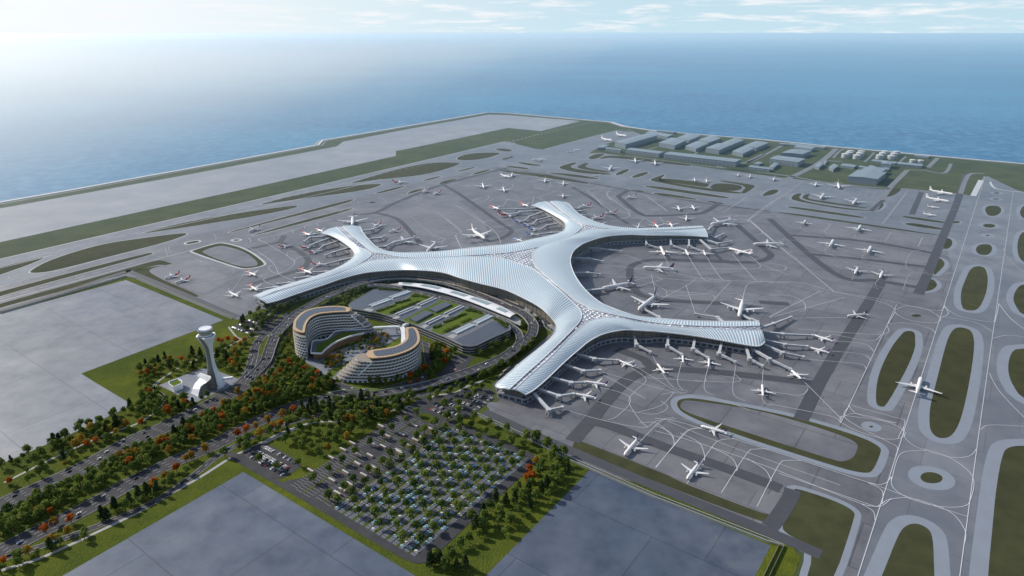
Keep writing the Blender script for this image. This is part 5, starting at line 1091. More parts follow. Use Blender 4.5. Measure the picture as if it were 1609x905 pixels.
pod(t,inv,'roof_lawn',[(470,790),(490,650),(620,615),(760,540),(860,480),(1190,460),(1180,485),(950,545),(800,610),(700,670),(620,735),(550,790)],'z',12,12.3,M['lawn'])
ao=P3('A',[(1025,160),(1130,165),(1180,230),(1192,330),(1150,400),(1060,460),(930,510),(780,545),(600,562),(460,562),(360,775,8),(210,768,8)])
ai=P3('A',[(1005,165),(1010,230),(1010,300),(985,340),(940,375),(870,405),(790,425),(690,442),(580,455),(440,470),(300,690,8),(150,694,8)])
t2,inv2=hotel('curved white hotel with stepped left terraces facing the car park',ao,ai,35,7,.84,1.0,penth=(.03,.73))
q=[(700,440),(740,400),(800,340),(840,312),(950,312),(960,380),(880,410),(800,428)]
pod(t2,inv2,'podium',q,'A',0,11,M['white'],M['lawn'])
def edge_band(name,fr,pts,z,w,h,t,inv,m):
    l=catmull([G(*p,z) for p in P(fr,pts)],5); b=MB()
    for i in range(len(l)-1): b.beam(l[i],l[i+1],w,h)
    o=b.build(name,m,t); o.location=inv
edge_band('podium_rim','z',[(385,800),(392,740),(410,640),(440,608),(560,595),(650,570),(720,510),(790,455),(1000,435),(1230,425)],12.6,1.4,1.8,t,inv,M['white'])
edge_band('podium_rim','z',[(1232,485),(1100,510),(980,545),(850,595),(740,650),(660,710),(600,760),(550,805),(385,800)],12.6,1.8,1.8,t,inv,M['white'])
for t_,inv_,a_,b_ in ((t,inv,P3('z',[(1040,208,41)])[0],P3('z',[(1245,390,12)])[0]),(t2,inv2,P3('A',[(572,562,36)])[0],P3('A',[(372,752,7)])[0])):
    b=MB(); b.beam(G(*a_)+Vector((.5,-3.2,0)),G(*b_)+Vector((.5,-3.2,0)),3.4,2.6); o=b.build('diagonal_fin',M['white'],t_); o.location=inv_
# footbridge
t=empty('footbridge',G(636,520)); tag(t,'white Y-shaped footbridge linking both hotels to the parking building','footbridge'); inv=-t.location
for pts,w in (([(590,125),(720,118),(860,112),(950,112),(1000,85),(1040,75)],5),([(955,110),(975,160),(978,250),(975,340)],7)):
    l=catmull([G(*p,12.5) for p in P('A',pts)],5); b=MB()
    for i in range(len(l)-1): b.beam(l[i],l[i+1]+(l[i+1]-l[i]).normalized()*.4,w,3.2)
    o=b.build('walkway',M['white'],t); o.location=inv
    for p,d in walk(l,26,13): b=MB(); b.box((p.x,p.y,5.5),(1.4,1.4,11)); o=b.build('column',M['concrete'],t); o.location=inv
# ================================================================== control tower
base=G(338,606); t=empty('control_tower',base); tag(t,'tall white flared control tower with dark slit and swooping podium','control tower')
TH=92
prof=[(0,14.5),(6,12.2),(14,9.4),(24,6.9),(36,5.2),(48,4.6),(58,5.1),(66,6.8),(72,8.8),(77,11.0),(81,12.3)]
def prr(z):
    for (a,b_),(c,d) in zip(prof,prof[1:]):
        if a<=z<=c: return b_+(d-b_)*(z-a)/(c-a)
    return prof[-1][1]
zz=[i*81/30 for i in range(31)]
core=MB(); loft(core,[[(prr(z)*.82*cos(2*pi*i/24),prr(z)*.82*sin(2*pi*i/24),z) for i in range(24)] for z in zz]); core.build('shaft',M['tlouvre'],t,True)
for nm,a0,a1 in (('shell',radians(-75),radians(80)),('shell',radians(128),radians(238))):
    b=MB(); N=14; rings=[]
    for z in zz:
        sp=1.0 if z>20 else 1.0+.25*(1-z/20); tw=radians(-18)*(z/81)
        am=(a0+a1)/2; hw=(a1-a0)/2*(.62 if z<60 else .62+.38*(z-60)/21)*sp*.95
        rings.append([(prr(z)*1.06*cos(am+tw-hw+2*hw*i/N),prr(z)*1.06*sin(am+tw-hw+2*hw*i/N),z) for i in range(N+1)]+[(prr(z)*.84*cos(am+tw+hw-2*hw*i/N),prr(z)*.84*sin(am+tw+hw-2*hw*i/N),z) for i in range(N+1)])
    loft(b,rings); b.build(nm,M['white'],t,True)
b=MB(); b.cyl((0,0,79),9.5,10.2,2,28); b.cyl((0,0,81),8.6,8.6,2.2,28); b.build('collar',M['white'],t)
b=MB(); b.cyl((0,0,83),8.6,9.8,7,28); b.build('cab_glazing',M['cab'],t)
b=MB(); b.cyl((0,0,90),10.2,10.4,1.6,28); b.cyl((0,0,91.6),9.4,9.4,.1,28); b.build('cab_roof',M['white'],t)
b=MB(); N=28
b.add([(r_*cos(2*pi*i/N),r_*sin(2*pi*i/N),92.3) for r_ in(10.4,9.0) for i in range(N)],[(i,(i+1)%N,N+(i+1)%N,N+i) for i in range(N)]); b.build('roof_ring',M['navyline'],t)
# swooping podium: a white sheet flowing down from the shaft, dark flank
ridge=[(545,610,30),(540,640,20),(500,675,13),(455,705,9),(430,740,8),(410,830,0)]
left=[(435,575,14),(400,605,11),(425,630,9),(375,690,8),(355,735,7),(335,790,0)]
b=MB(); Rr=[G(*P('T',[p[:2]])[0],p[2])-base for p in ridge]; Ll=[G(*P('T',[p[:2]])[0],p[2])-base for p in left]
Rr=catmull(Rr,5); Ll=catmull(Ll,5); Ll=[Vector((p.x,p.y,max(p.z,.3))) for p in Ll]; Rr=[Vector((p.x,p.y,max(p.z,.3))) for p in Rr]
b.strip(Ll,Rr); b.strip(setz(Ll,0),Ll); o=b.build('podium_shell',M['white'],t,True)
b=MB(); fl=[G(*P('T',[p])[0],0)-base for p in [(640,742),(600,735),(560,740),(520,765),(470,790),(410,832)]]; fl=catmull(fl,5)
b.strip(Rr,fl); b.build('podium_flank',M['tlouvre'],t)
b=MB(); b.beam(Vector((10,4,9)),Vector((24,8,9)),4,3); b.build('side_balcony',M['white'],t)
t=empty('service_pavilion',G(*P('T',[(170,720)])[0])); tag(t,'small white box pavilion with lawn roof on the tower plaza','pavilion'); inv=-t.location
q=[G(*p,8) for p in P('T',[(100,672),(200,640),(245,662),(243,690),(152,730),(105,700)])]
b=MB(); b.prism(q,0,8); o=b.build('wall',M['white'],t); o.location=inv
b=MB(); b.sheet(offset(q,-1.6),8.1); o=b.build('roof_lawn',M['lawn'],t); o.location=inv
b=MB(); qq=offset(q,-.4)
for i in range(len(qq)): b.beam(qq[i]+Vector((0,0,.7)),qq[(i+1)%len(qq)]+Vector((0,0,.7)),.8,1.4)
o=b.build('parapet',M['white'],t); o.location=inv
# ================================================================== cargo sheds, depots and tanks by the far shore
M['shed']=mat('pale shed cladding',(.17,.21,.25),.5,noise=[(.02,(.17,.21,.25),.6,4)])
M['shedroof']=striped('shed roof sheeting',(.20,.26,.31),(.25,.31,.36),12,.3,.45)
M['shedband']=mat('shed plinth',(.12,.15,.18),.6)
def shed(fr,a,b_,c,h,label):
    h=h*.8
    A_,B_,C_=W(fr,[a,b_,c]); D_=A_+C_-B_; q=[A_,B_,C_,D_]
    if area(q)<0: q=[A_,D_,C_,B_]
    cen=sum(q,Vector())/4; t=empty('cargo_shed',cen); tag(t,label,'warehouse','grey sheds by the far shore'); inv=-t.location
    b=MB(); b.prism(q,0,h); o=b.build('wall',M['shed'],t); o.location=inv
    # shallow gable roof along the longer side
    if (q[1]-q[0]).length<(q[2]-q[1]).length: q=q[1:]+q[:1]
    e=offset(q,1.0); m1=(e[0]+e[3])/2+Vector((0,0,h+h*.14)); m2=(e[1]+e[2])/2+Vector((0,0,h+h*.14)); z=Vector((0,0,h+.1)); L_=(e[1]-e[0]).length
    b=MB(); b.add([e[0]+z,e[1]+z,m2,m1],[(0,1,2,3)],0,[(0,0),(L_,0),(L_,9),(0,9)]); b.add([e[2]+z,e[3]+z,m1,m2],[(0,1,2,3)],0,[(0,0),(L_,0),(L_,9),(0,9)])
    b.add([e[1]+z,e[2]+z,m2],[(0,1,2)]); b.add([e[3]+z,e[0]+z,m1],[(0,1,2)]); o=b.build('roof',M['shedroof'],t); o.location=inv
    f,g_=(q[0],q[1]); 
    # loading doors on both long sides
    if L_>60:
        b=MB(); k=0
        for s0,s1 in((q[0],q[1]),(q[2],q[3])):
            d=(s1-s0).normalized(); n=Vector((d.y,-d.x,0)); w=8
            x=8
            while x<(s1-s0).length-10:
                p=s0+d*x+n*.15; b.add([p,p+d*w,p+d*w+Vector((0,0,h*.45)),p+Vector((0,0,h*.45))],[(0,1,2,3)]); x+=16
        o=b.build('loading_doors',M['shedband'],t); o.location=inv
SH=[('l',(975,360),(1428,412),(1463,395),24,'longest grey cargo shed, lying along the far apron edge'),('l',(735,325),(945,352),(983,340),20,'mid-length grey shed just left of the longest one'),
('l',(607,312),(703,325),(713,318),16,'small grey shed second from the left end of the row'),('l',(558,305),(598,306),(632,288),14,'smallest shed at the left end of the apron row'),
('l',(667,285),(735,300),(933,242),28,'long grey shed running back towards the shore'),('l',(862,212),(1000,238),(1034,225),16,'grey shed behind the long one near the shore'),('l',(935,192),(1040,203),(1057,198),9,'low grey shed right on the shore'),
('l',(945,285),(1045,303),(1118,268),24,'leftmost front shed of the paired rows'),('l',(1060,250),(1135,268),(1207,237),22,'leftmost rear shed of the paired rows'),('l',(1113,300),(1180,318),(1250,285),19,'second front shed of the paired rows'),
('l',(1195,260),(1255,280),(1335,250),19,'second rear shed of the paired rows'),('l',(1240,320),(1325,333),(1398,300),24,'third front shed of the paired rows'),('l',(1340,285),(1400,298),(1480,265),22,'third rear shed of the paired rows'),
('l',(1408,335),(1475,350),(1545,315),19,'last front shed of the paired rows'),('l',(1480,300),(1560,312),(1635,280),19,'last rear shed of the paired rows'),
('m',(107,347),(237,363),(243,352),12,'low grey depot at the apron edge, front range'),('m',(234,345),(262,352),(293,325),12,'low grey depot, side range'),('m',(135,320),(170,325),(195,315),9,'low grey depot, rear range'),
('m',(235,310),(415,333),(462,310),24,'large grey hall, front of three stacked back to the shore'),('m',(310,268),(440,278),(497,255),22,'large grey hall, middle of three'),('m',(390,222),(500,238),(524,225),16,'large grey hall, rear of three'),
('m',(300,196),(345,198),(350,192),8,'tiny block at the end of the coast wall sheds'),('m',(352,198),(583,220),(592,212),9,'long thin block along the shore'),
('m',(520,343),(550,350),(578,325),13,'small gabled depot left of the pair'),('m',(578,312),(590,318),(600,305),8,'tiny kiosk behind the small gabled depot'),('m',(610,350),(640,362),(670,340),13,'small gabled depot right of the pair'),
('m',(683,333),(768,345),(785,332),9,'flat low depot below the tanks'),('m',(800,340),(835,345),(842,337),7,'small flat hut below the tanks'),('m',(860,345),(895,350),(905,338),9,'small flat hut beside the tall block'),
('m',(728,428),(912,447),(968,402),26,'large pale shed nearest the remote stands'),('m',(800,385),(930,398),(972,368),20,'pale shed adjoining the large shed behind'),
('m',(938,338),(1000,345),(1010,328),22,'tall narrow block among the depots'),('m',(948,358),(985,362),(993,350),9,'low hut in front of the tall block'),('m',(880,305),(1030,322),(1042,312),10,'long low range in front of the right tanks'),
('m',(1040,325),(1195,340),(1205,328),11,'long low range below the small tanks'),('m',(1150,268),(1240,278),(1248,270),8,'low range behind the small tanks')]
for s_ in SH: shed(*s_)
def tank_mesh():
    b=MB(); b.cyl((0,0,0),14,14,17,28,0,False); b.cyl((0,0,17),14,2,2.2,28,1); wallm=b.mesh('fuel_tank',[M['tank'],M['tanktop']]); return wallm
M['tank']=mat('tank steel',(.42,.45,.48),.45,noise=[(.05,(.34,.37,.40),.5,3)]); M['tanktop']=mat('tank roof',(.55,.58,.60),.5)
bt=MB(); bt.cyl((0,0,0),14,14,16,28,0,False); tw_=bt.mesh('tank_wall',M['tank'],False)
bt=MB(); bt.cyl((0,0,16),14.4,2,2.4,28,0); bt.cyl((0,0,15.2),14.5,14.5,.8,28,0,False); tr_=bt.mesh('tank_roof',M['tanktop'])
bt=MB()
for k in range(10): bt.box((14.9*cos(.25*k-2.4),14.9*sin(.25*k-2.4),1+k*1.6),(1.6,2.6,.25),.25*k-2.4)
ts_=bt.mesh('tank_stair',M['darkmetal'])
for i,(x,y,s_) in enumerate([(714,272,1),(737,262,1),(748,252,1),(786,280,1),(806,266,1),(815,254,1),(931,280,1),(950,266,1),(965,254,1),(1004,284,1),(1022,269,1),(1036,257,1),(1140,305,.8),(1190,308,.8)]):
    o=empty('fuel_tank',W('m',[(x,y)])[0]); o.scale=(s_,s_,s_)
    row=['front','middle','rear'][i%3] if i<12 else ['left','right'][i-12]; cl=['left','second','third','fourth'][i//3] if i<12 else 'small end'
    tag(o,f'round pale steel fuel tank, {row} one in the {cl} cluster by the shore','fuel tank','fuel tanks by the far shore')
    obj('wall',tw_,o); obj('roof',tr_,o); obj('stair',ts_,o)

M['fence']=mat('galvanised fence',(.34,.36,.34),.6)
for k,(fr,pts,label) in enumerate([('_',[(748,652),(830,689),(899,724),(1029,781),(1206,850),(1228,858),(1205,905),(1180,950)],'long double wire fence along the grass strip beside the right slab'),('a',[(0,574),(590,402),(640,412),(1090,600)],'long double wire fence along the grass strip beside the left slab')]):
    l0=[G(*p) for p in P(fr,pts)]; t=empty('perimeter_fence',l0[0]); tag(t,label,'fence'); inv=-t.location
    for o_ in (-2.2,2.2):
        l=side(l0,o_); b=MB(); b.strip([p+Vector((0,0,.1)) for p in l],[p+Vector((0,0,2.6)) for p in l]); b.strip([p+Vector((-.3,-.3,2.6)) for p in l],[p+Vector((.3,.3,2.6)) for p in l]); o=b.build('fence_mesh',M['fence'],t); o.location=inv
# ================================================================== car park surfaces
def dec(fr,pts): return [G(*p) for p in P(fr,pts)]
lot=chaikin(dec('n',[(275,495),(560,305),(850,112),(880,78),(925,85),(960,150),(1060,190),(1230,258),(1400,330),(1440,352),(1425,385),(1180,605),(950,820),(905,850),(840,842),(640,728),(430,603),(250,497),(0,355),(-20,335),(30,325),(150,395)]),1)
sheet('car_park_asphalt',lot,.32,M['asphalt'])
sheet('car_park_asphalt',dec('n',[(45,348),(60,335),(150,288),(180,290),(335,375),(335,395),(300,420),(245,452),(220,450)]),.30,M['asphalt'])
sheet('car_park_asphalt',dec('y',[(560,400),(600,330),(660,310),(700,330),(1000,255),(1130,250),(1195,290),(1060,440),(1010,475),(870,503),(700,425),(640,390),(620,420),(690,470),(850,540),(700,540),(560,460)]),.29,M['asphalt'])
sheet('car_park_asphalt',dec('o',[(710,170),(800,135),(960,60),(1090,30),(1110,60),(1010,180),(950,225),(860,225),(780,205)]),.29,M['asphalt'])
sheet('verge',chaikin(dec('n',[(640,375),(700,310),(910,160),(960,170),(800,240),(900,280),(650,470)]),1),.0,M['grass']) if False else None
sheet('round_island',chaikin(dec('y',[(590,460),(610,445),(680,455),(712,480),(700,510),(660,525),(600,490)]),2),.45,M['grass'])
M['slate']=mat('bay paving',(.065,.080,.108),.6,noise=[(.1,(.11,.125,.155),.6,4)])
# main grid: local frame from the lower left corner of the bays
O0=G(*P('n',[(470,597)])[0]); Pu=G(*P('n',[(1045,200)])[0]); Pr=G(*P('n',[(832,806)])[0])
LU=(Pu-O0).dot(E1); LR=(Pr-O0).dot(E2)
def L(u,v,z=0): p=O0+E1*u+E2*v; return Vector((p.x,p.y,z))
NR=8; pitch=LR/7.0; DEP=5.6
SLOTS=[]   # (pos, heading) bays
bm_=MB(); gm=MB(); lm=MB()
TREE_PARK=[]
def bay_line(b,p,q,w,z):
    d=(q-p).normalized(); n=Vector((-d.y,d.x,0))*w/2; u=Vector((0,0,z)); b.add([p-n+u,q-n+u,q+n+u,p+n+u],[(0,1,2,3)])
def ulim(v):
    # the lot's upper edge slants: more length on the right side
    return LU*(1.0+.07*v/LR) if False else LU-0.0*v

right_rows=[]
# measured row ends on the photo (lower end, upper end) of each planted strip
strips=[((500,607),(1075,222)),((560,640),(1150,250)),((612,670),(1215,285)),((665,703),(1290,315)),((720,733),(1360,335)),((775,765),(1400,350)),((830,800),(1400,385))]
rows=[]
for i in range(8):
    v=pitch*i
    rows.append(v)
def row_umax(v):
    # intersection of the row with the upper kerb line
    a,b_=[G(*q) for q in P('n',[(1045,200),(1405,352)])]
    pu,pv=(a-O0).dot(E1),(a-O0).dot(E2); qu,qv=(b_-O0).dot(E1),(b_-O0).dot(E2)
    return pu+(qu-pu)*(v-pv)/(qv-pv)-3
VR=(G(*P('n',[(1405,360)])[0])-O0).dot(E2)
def row_umin(v):
    if v<=LR: return 2
    # right hand kerb is the lot's lower right edge
    a,b_=[G(*q) for q in P('n',[(832,806),(1405,372)])]
    pu,pv=(a-O0).dot(E1),(a-O0).dot(E2); qu,qv=(b_-O0).dot(E1),(b_-O0).dot(E2)
    return pu+(qu-pu)*(v-pv)/max(1e-3,(qv-pv))
v=0; k=0
while v<min(VR,LR*1.06):
    u0,u1=row_umin(v)+1,row_umax(v)
    if u1-u0>20:
        gm.sheet([L(u0,v-1.6),L(u1,v-1.6),L(u1,v+1.6),L(u0,v+1.6)] if v>0 else [L(u0,v-1),L(u1,v-1),L(u1,v+1),L(u0,v+1)],.47)
        for s_ in (-1,1):
            if v==0 and s_<0: continue
            a0=1.7*s_; a1=(1.7+DEP)*s_
            bm_.sheet([L(u0,v+min(a0,a1)),L(u1,v+min(a0,a1)),L(u1,v+max(a0,a1)),L(u0,v+max(a0,a1))],.40)
            u=u0+2
            while u<u1-3:
                bay_line(lm,L(u,v+a0),L(u,v+a1),.28,.45)
                SLOTS.append((L(u+1.5,v+(a0+a1)/2,.42),atan2(E2.y*s_,E2.x*s_),'park')); u+=3.0
        if v>0 or True:
            u=u0+8+(k%2)*9
            while u<u1-4: TREE_PARK.append(L(u,v)); u+=19.5
    v+=pitch; k+=1
structure('parking_bay',bm_,M['slate']); structure('planted_strip',gm,M['grass'])
# coach park: combs left of the strip
bus_slots=[]
gm2=MB()
for (a,b_,both) in [((285,478),(838,128),1),((345,520),(640,330),2),((700,290),(880,178),2),((440,560),(600,460),2),((650,420),(985,200),2),]:
    A_,B_=dec('n',[a,b_]); d=(B_-A_).normalized(); n=Vector((d.y,-d.x,0)); LL=(B_-A_).length
    x=0
    while x<LL:
        for s_ in ([1] if both==1 else [1,-1]): bay_line(lm,A_+d*x+n*s_*1.2,A_+d*x+n*s_*13,.3,.45)
        x+=4.2
    if both==2: gm2.sheet([A_+n*1.0,B_+n*1.0,B_-n*1.0,A_-n*1.0],.46)
structure('planted_strip',gm2,M['grass'])
def comb(fr,a,b_,depth,slots,kind,both=False):
    A_,B_=dec(fr,[a,b_]); d=(B_-A_).normalized(); n=Vector((d.y,-d.x,0)); LL=(B_-A_).length; x=0
    while x<LL:
        for s_ in ((1,-1) if both else (1,)):
            bay_line(lm,A_+d*x+n*s_*.4,A_+d*x+n*s_*depth,.28,.45); q=A_+d*(x+1.4)+n*s_*depth*.5; SLOTS.append((Vector((q.x,q.y,.42)),atan2(n.y,n.x),kind))
        x+=2.8
for a,b_ in [((162,295),(315,372)),((140,322),(285,400)),((130,328),(275,408)),((75,345),(240,440))]: comb('n',a,b_,-5.4 if a[0]<100 else 5.4,None,'small')
for a,b_ in [((975,290),(1110,330)),((920,300),(1060,350)),((850,330),(1010,385)),((790,350),(960,420)),((740,385),(900,455)),((700,410),(860,480)),((1040,300),(1170,310)),((1000,440),(1170,320))]: comb('y',a,b_,5.0,None,'upper')
for a,b_ in [((740,170),(880,222)),((800,150),(930,200)),((870,115),(990,160)),((930,80),(1040,120)),((990,60),(1080,85))]: comb('o',a,b_,5.0,None,'left')
for a,b_ in [((900,110),(960,140)),((850,90),(930,120))]: comb('y',a,b_,5,None,'hotel')
structure('bay_marking',lm,M['dryline'])
# ================================================================== cars and coaches
def paint(name,c,r=.3): return mat(name,c,r,spec=.6)
CARC=[('white',(.72,.73,.74)),('black',(.02,.021,.024)),('silver',(.38,.40,.42)),('blue',(.03,.12,.38)),('red',(.5,.03,.025)),('pale blue',(.33,.58,.72)),('yellow',(.75,.38,.03))]
def car_mesh(m):
    b=MB()
    def sec(x,w,z0,z1): return [(x,-w,z0),(x,-w,z1),(x,w,z1),(x,w,z0)]
    loft(b,[sec(2.3,.80,.35,.62),sec(2.15,.90,.28,.75),(sec(1.0,.93,.25,.95)),sec(-1.5,.93,.25,1.0),sec(-2.15,.88,.3,.92),sec(-2.3,.8,.4,.75)],0)
    loft(b,[[(1.0,-.80,.94),(1.0,-.80,.96),(1.0,.80,.96),(1.0,.80,.94)],[(.3,-.82,.94),(.3,-.66,1.42),(.3,.66,1.42),(.3,.82,.94)],[(-1.1,-.82,.96),(-1.1,-.64,1.42),(-1.1,.64,1.42),(-1.1,.82,.96)],[(-1.85,-.80,.95),(-1.85,-.78,.98),(-1.85,.78,.98),(-1.85,.80,.95)]],1)
    b.add([(.35,-.62,1.45),(.35,.62,1.45),(-1.1,.62,1.45),(-1.1,-.62,1.45)],[(0,1,2,3)],0)
    for x in(1.45,-1.45):
        for y in(-.86,.86):
            vs=[(x+.33*cos(2*pi*i/8),y+s_*.1,.33+.33*sin(2*pi*i/8)) for s_ in(-1,1) for i in range(8)]
            b.add(vs,[(i,(i+1)%8,8+(i+1)%8,8+i) for i in range(8)]+[tuple(range(8)),tuple(range(15,7,-1))],2)
    return b.mesh('car',[m,M['glassdark'],M['rubber']])
CARM={n:car_mesh(paint(n+' car paint',c)) for n,c in CARC}
cars=[]   # (pos, heading, colour, where, scale)
rc=random.Random(3)
for p,h,k in SLOTS:
    occ={'park':.24,'small':.62,'upper':.6,'left':.62,'hotel':.5}[k]
    if rc.random()<occ:
        if k=='park': cn=rc.choices(['pale blue','blue','white','silver'],[62,10,18,10])[0]
        else: cn=rc.choices(['white','black','silver','red','blue'],[45,38,12,4,3])[0]
        cars.append((p,h+(pi if rc.random()<.5 else 0),cn,{'park':'in the large tree-lined car park','small':'in the small car park left of the coach bays','upper':'in the car park beside the southeast arm','left':'in the car park below the left arm','hotel':'in the bays beside the hotel service road'}[k]))
for line,el,nm in LANES:
    LL=plen(line); x=rc.uniform(5,60)
    pts=walk(line,1.0)
    while x<len(pts)-3:
        p,d=pts[int(x)]
        if p.y>330 and p.y<1700:
            cn=rc.choices(['white','black','silver','blue','yellow'],[34,50,8,4,0 if not el else 2])[0]
            cars.append((Vector((p.x,p.y,p.z+.08)),atan2(d.y,d.x),cn,'on the elevated loop road' if el else 'on the landside roads'))
        x+=rc.uniform(30,190)
for a_ in [(745,437),(756,440),(790,452),(801,457),(815,463),(640,431)]:
    p=G(*a_,10.2); cars.append((p,-.3,'yellow','at the departures kerb under the eaves'))
for fr,x,y in [('y',1250,150),('y',1300,105),('y',1350,80),('y',1360,75)]: pass
camp=Vector((0,0,H)); cars.sort(key=lambda c:(c[0]-camp).length)
near,rest=cars[:300],cars[300:]
for p,h,cn,where in near:
    o=obj('parked_car' if 'park' in where or 'bays' in where else 'car',CARM[cn]); o.location=p; o.rotation_euler=(0,0,h); o.scale=(1.12,1.12,1.12)
    tag(o,f'{cn} car {where}','car',f'{cn} cars {where}')
def merged(name,items,meshes,kind,label,cat):
    """far repeats as one mesh"""
    import array
    mats=[]; V=[];Fs=[];Mi=[]
    for me_key,p,h,sc in items:
        me=meshes[me_key]; idx=[]
        for m in me.materials:
            if m not in mats: mats.append(m)
            idx.append(mats.index(m))
        b=len(V); ca,sa=cos(h)*sc,sin(h)*sc
        for v in me.vertices: x,y,z=v.co; V.append((p.x+x*ca-y*sa,p.y+x*sa+y*ca,p.z+z*sc))
        for q in me.polygons: Fs.append(tuple(b+i for i in q.vertices)); Mi.append(idx[q.material_index])
    me=bpy.data.meshes.new(name); me.from_pydata(V,[],Fs)
    for m in mats: me.materials.append(m)
    me.polygons.foreach_set('material_index',Mi); me.update()
    o=obj(name,me); tag(o,label,cat,None,'stuff'); return o
if rest: merged('distant_cars',[(c[2],c[0],c[1],1.12) for c in rest],CARM,'stuff','many small distant cars on the loop roads and far parking bays','cars')
# coaches
M['coach']=mat('coach paint',(.50,.51,.53),.4); M['orange']=mat('orange coach stripe',(.75,.28,.04),.4)
def coach_parts():
    b=MB(); 
    def sec(x,w,z0,z1): return [(x,-w,z0),(x,-w,z1-.3),(x,-w+.35,z1),(x,w-.35,z1),(x,w,z1-.3),(x,w,z0)]
    loft(b,[sec(6,1.15,.5,2.9),sec(5.7,1.27,.4,3.3),sec(-5.8,1.27,.4,3.3),sec(-6,1.2,.5,3.1)]); b.box((1.5,0,3.45),(2.2,1.5,.3)); b.box((-3,0,3.42),(1.8,1.4,.25))
    g=MB(); 
    for s_ in(-1,1): g.box((-.1,s_*1.27,2.2),(11.0,.06,1.0))
    g.box((5.86,0,2.0),(.1,2.1,1.5))
    st=MB()
    for s_ in(-1,1): st.box((-.1,s_*1.28,1.15),(11.2,.06,.7))
    w_=MB()
    for x in(3.9,-3.4,-4.6):
        for y in(-1.1,1.1):
            vs=[(x+.5*cos(2*pi*i/10),y+s_*.16,.5+.5*sin(2*pi*i/10)) for s_ in(-1,1) for i in range(10)]
            w_.add(vs,[(i,(i+1)%10,10+(i+1)%10,10+i) for i in range(10)]+[tuple(range(10)),tuple(range(19,9,-1))])
    return [('body',b.mesh('coach_body',M['coach'])),('window_band',g.mesh('coach_windows',M['glassdark'])),('side_stripe',st.mesh('coach_stripe',M['orange'])),('wheels',w_.mesh('coach_wheels',M['rubber']))]
CP_=coach_parts()
for i,(x,y) in enumerate([(813,145),(708,210),(575,290),(532,320),(475,357),(380,417),(865,208),(805,248),(738,257),(718,305),(682,299),(657,347),(598,385),(543,425),(480,462),(938,223),(832,298),(790,325),(795,333),(675,403),(628,438),(505,522),(563,480),(892,262),(605,345),(528,508),(868,275)]):
    p=G(*P('n',[(x,y)])[0],.42); o=empty('coach',p,atan2(E2.y,E2.x)+rc.uniform(-.04,.04)); tag(o,'white coach with orange side stripe standing in the coach park bays','coach','coaches in the coach park')
    o.scale=(.86,.86,.86)
    for nm,me in CP_: obj(nm,me,o)
for i,(x,y) in enumerate([(190,535),(112,610),(275,515),(160,560)]):
    p=G(*P('s',[(x,y)])[0],.42); o=empty('coach',p,atan2(E1.y,E1.x)); tag(o,'white coach waiting on the lane left of the southeast arm','coach','coaches beside the southeast arm')
    o.scale=(.86,.86,.86)
    for nm,me in CP_: obj(nm,me,o)
# ================================================================== trees
def leaf_blob(mb,c,rx,rz,n,size,rr,mi=0):
    for _ in range(n):
        th=rr.uniform(0,2*pi); ph=math.acos(rr.uniform(-.75,1)); r=rr.uniform(.72,1.05)
        d=Vector((sin(ph)*cos(th),sin(ph)*sin(th),cos(ph))); p=c+Vector((d.x*rx*r,d.y*rx*r,d.z*rz*r))
        nn=(d+Vector((rr.uniform(-.7,.7),rr.uniform(-.7,.7),rr.uniform(-.4,.7)))).normalized(); a=nn.orthogonal().normalized(); a=(Matrix.Rotation(rr.uniform(0,6.3),3,nn)@a); b2=nn.cross(a)
        s_=size*rr.uniform(.6,1.25)
        mb.add([p-a*s_-b2*s_*.6,p+a*s_-b2*s_*.6,p+a*s_*.7+b2*s_*.7,p-a*s_*.5+b2*s_],[(0,1,2,3)],mi)
def crown(seed,kind):
    rr=random.Random(seed); b=MB()
    if kind=='conif':
        for i in range(7):
            z=2.5+i*1.5; r=3.3*(1-i/8.5)
            for j in range(5):
                a=rr.uniform(0,6.3); leaf_blob(b,Vector((r*.5*cos(a),r*.5*sin(a),z)),r*.62,1.1,16,.55,rr)
        return b
    nb=rr.randint(9,13); R0=3.6
    for i in range(nb):
        a=2*pi*i/nb+rr.uniform(-.4,.4); q=rr.uniform(.35,.95) if i%3 else rr.uniform(0,.4); z=rr.uniform(4.2,8.6) if i%3 else rr.uniform(6.5,9.4)
        rad=rr.uniform(1.3,2.2); leaf_blob(b,Vector((R0*q*cos(a)*(1-.25*abs(z-6)/3),R0*q*sin(a)*(1-.25*abs(z-6)/3),z)),rad,rad*.8,34,.52,rr)
    # inner mass so that light does not fall straight through
    leaf_blob(b,Vector((0,0,6.3)),2.6,2.4,60,.8,rr)
    return b
def trunk(seed,h=6.5):
    rr=random.Random(seed); b=MB()
    def limb(p,q,r0,r1,n=6):
        d=(q-p).normalized(); a=d.orthogonal().normalized(); c=d.cross(a)
        loft(b,[[p+(a*cos(2*pi*i/n)+c*sin(2*pi*i/n))*r0 for i in range(n)],[q+(a*cos(2*pi*i/n)+c*sin(2*pi*i/n))*r1 for i in range(n)]])
    limb(Vector((0,0,-.3)),Vector((.1,0,h*.5)),.32,.22); limb(Vector((.1,0,h*.5)),Vector((0,.1,h)),.22,.10)
    for i in range(5):
        a=i*1.3+rr.uniform(-.3,.3); limb(Vector((.08,0,h*.42+i*.4)),Vector((1.9*cos(a),1.9*sin(a),h*.7+i*.5)),.13,.05,5)
    return b
CR={}; TR=[trunk(i).mesh('tree_trunk',M['bark']) for i in range(3)]; TRC=trunk(9,12).mesh('conifer_trunk',M['bark'])
for k,nv,m in (('leaf',6,'leaf'),('conif',3,'conif'),('gold',3,'gold'),('red',3,'red')):
    CR[k]=[crown(100*len(k)+i*7+ord(k[0]),k if k=='conif' else 'leaf').mesh(k+'_crown',M[m]) for i in range(nv)]
rt=random.Random(11); trees=[]
BUILD=[]   # footprints kept clear
for pp in (zo,ao): pass
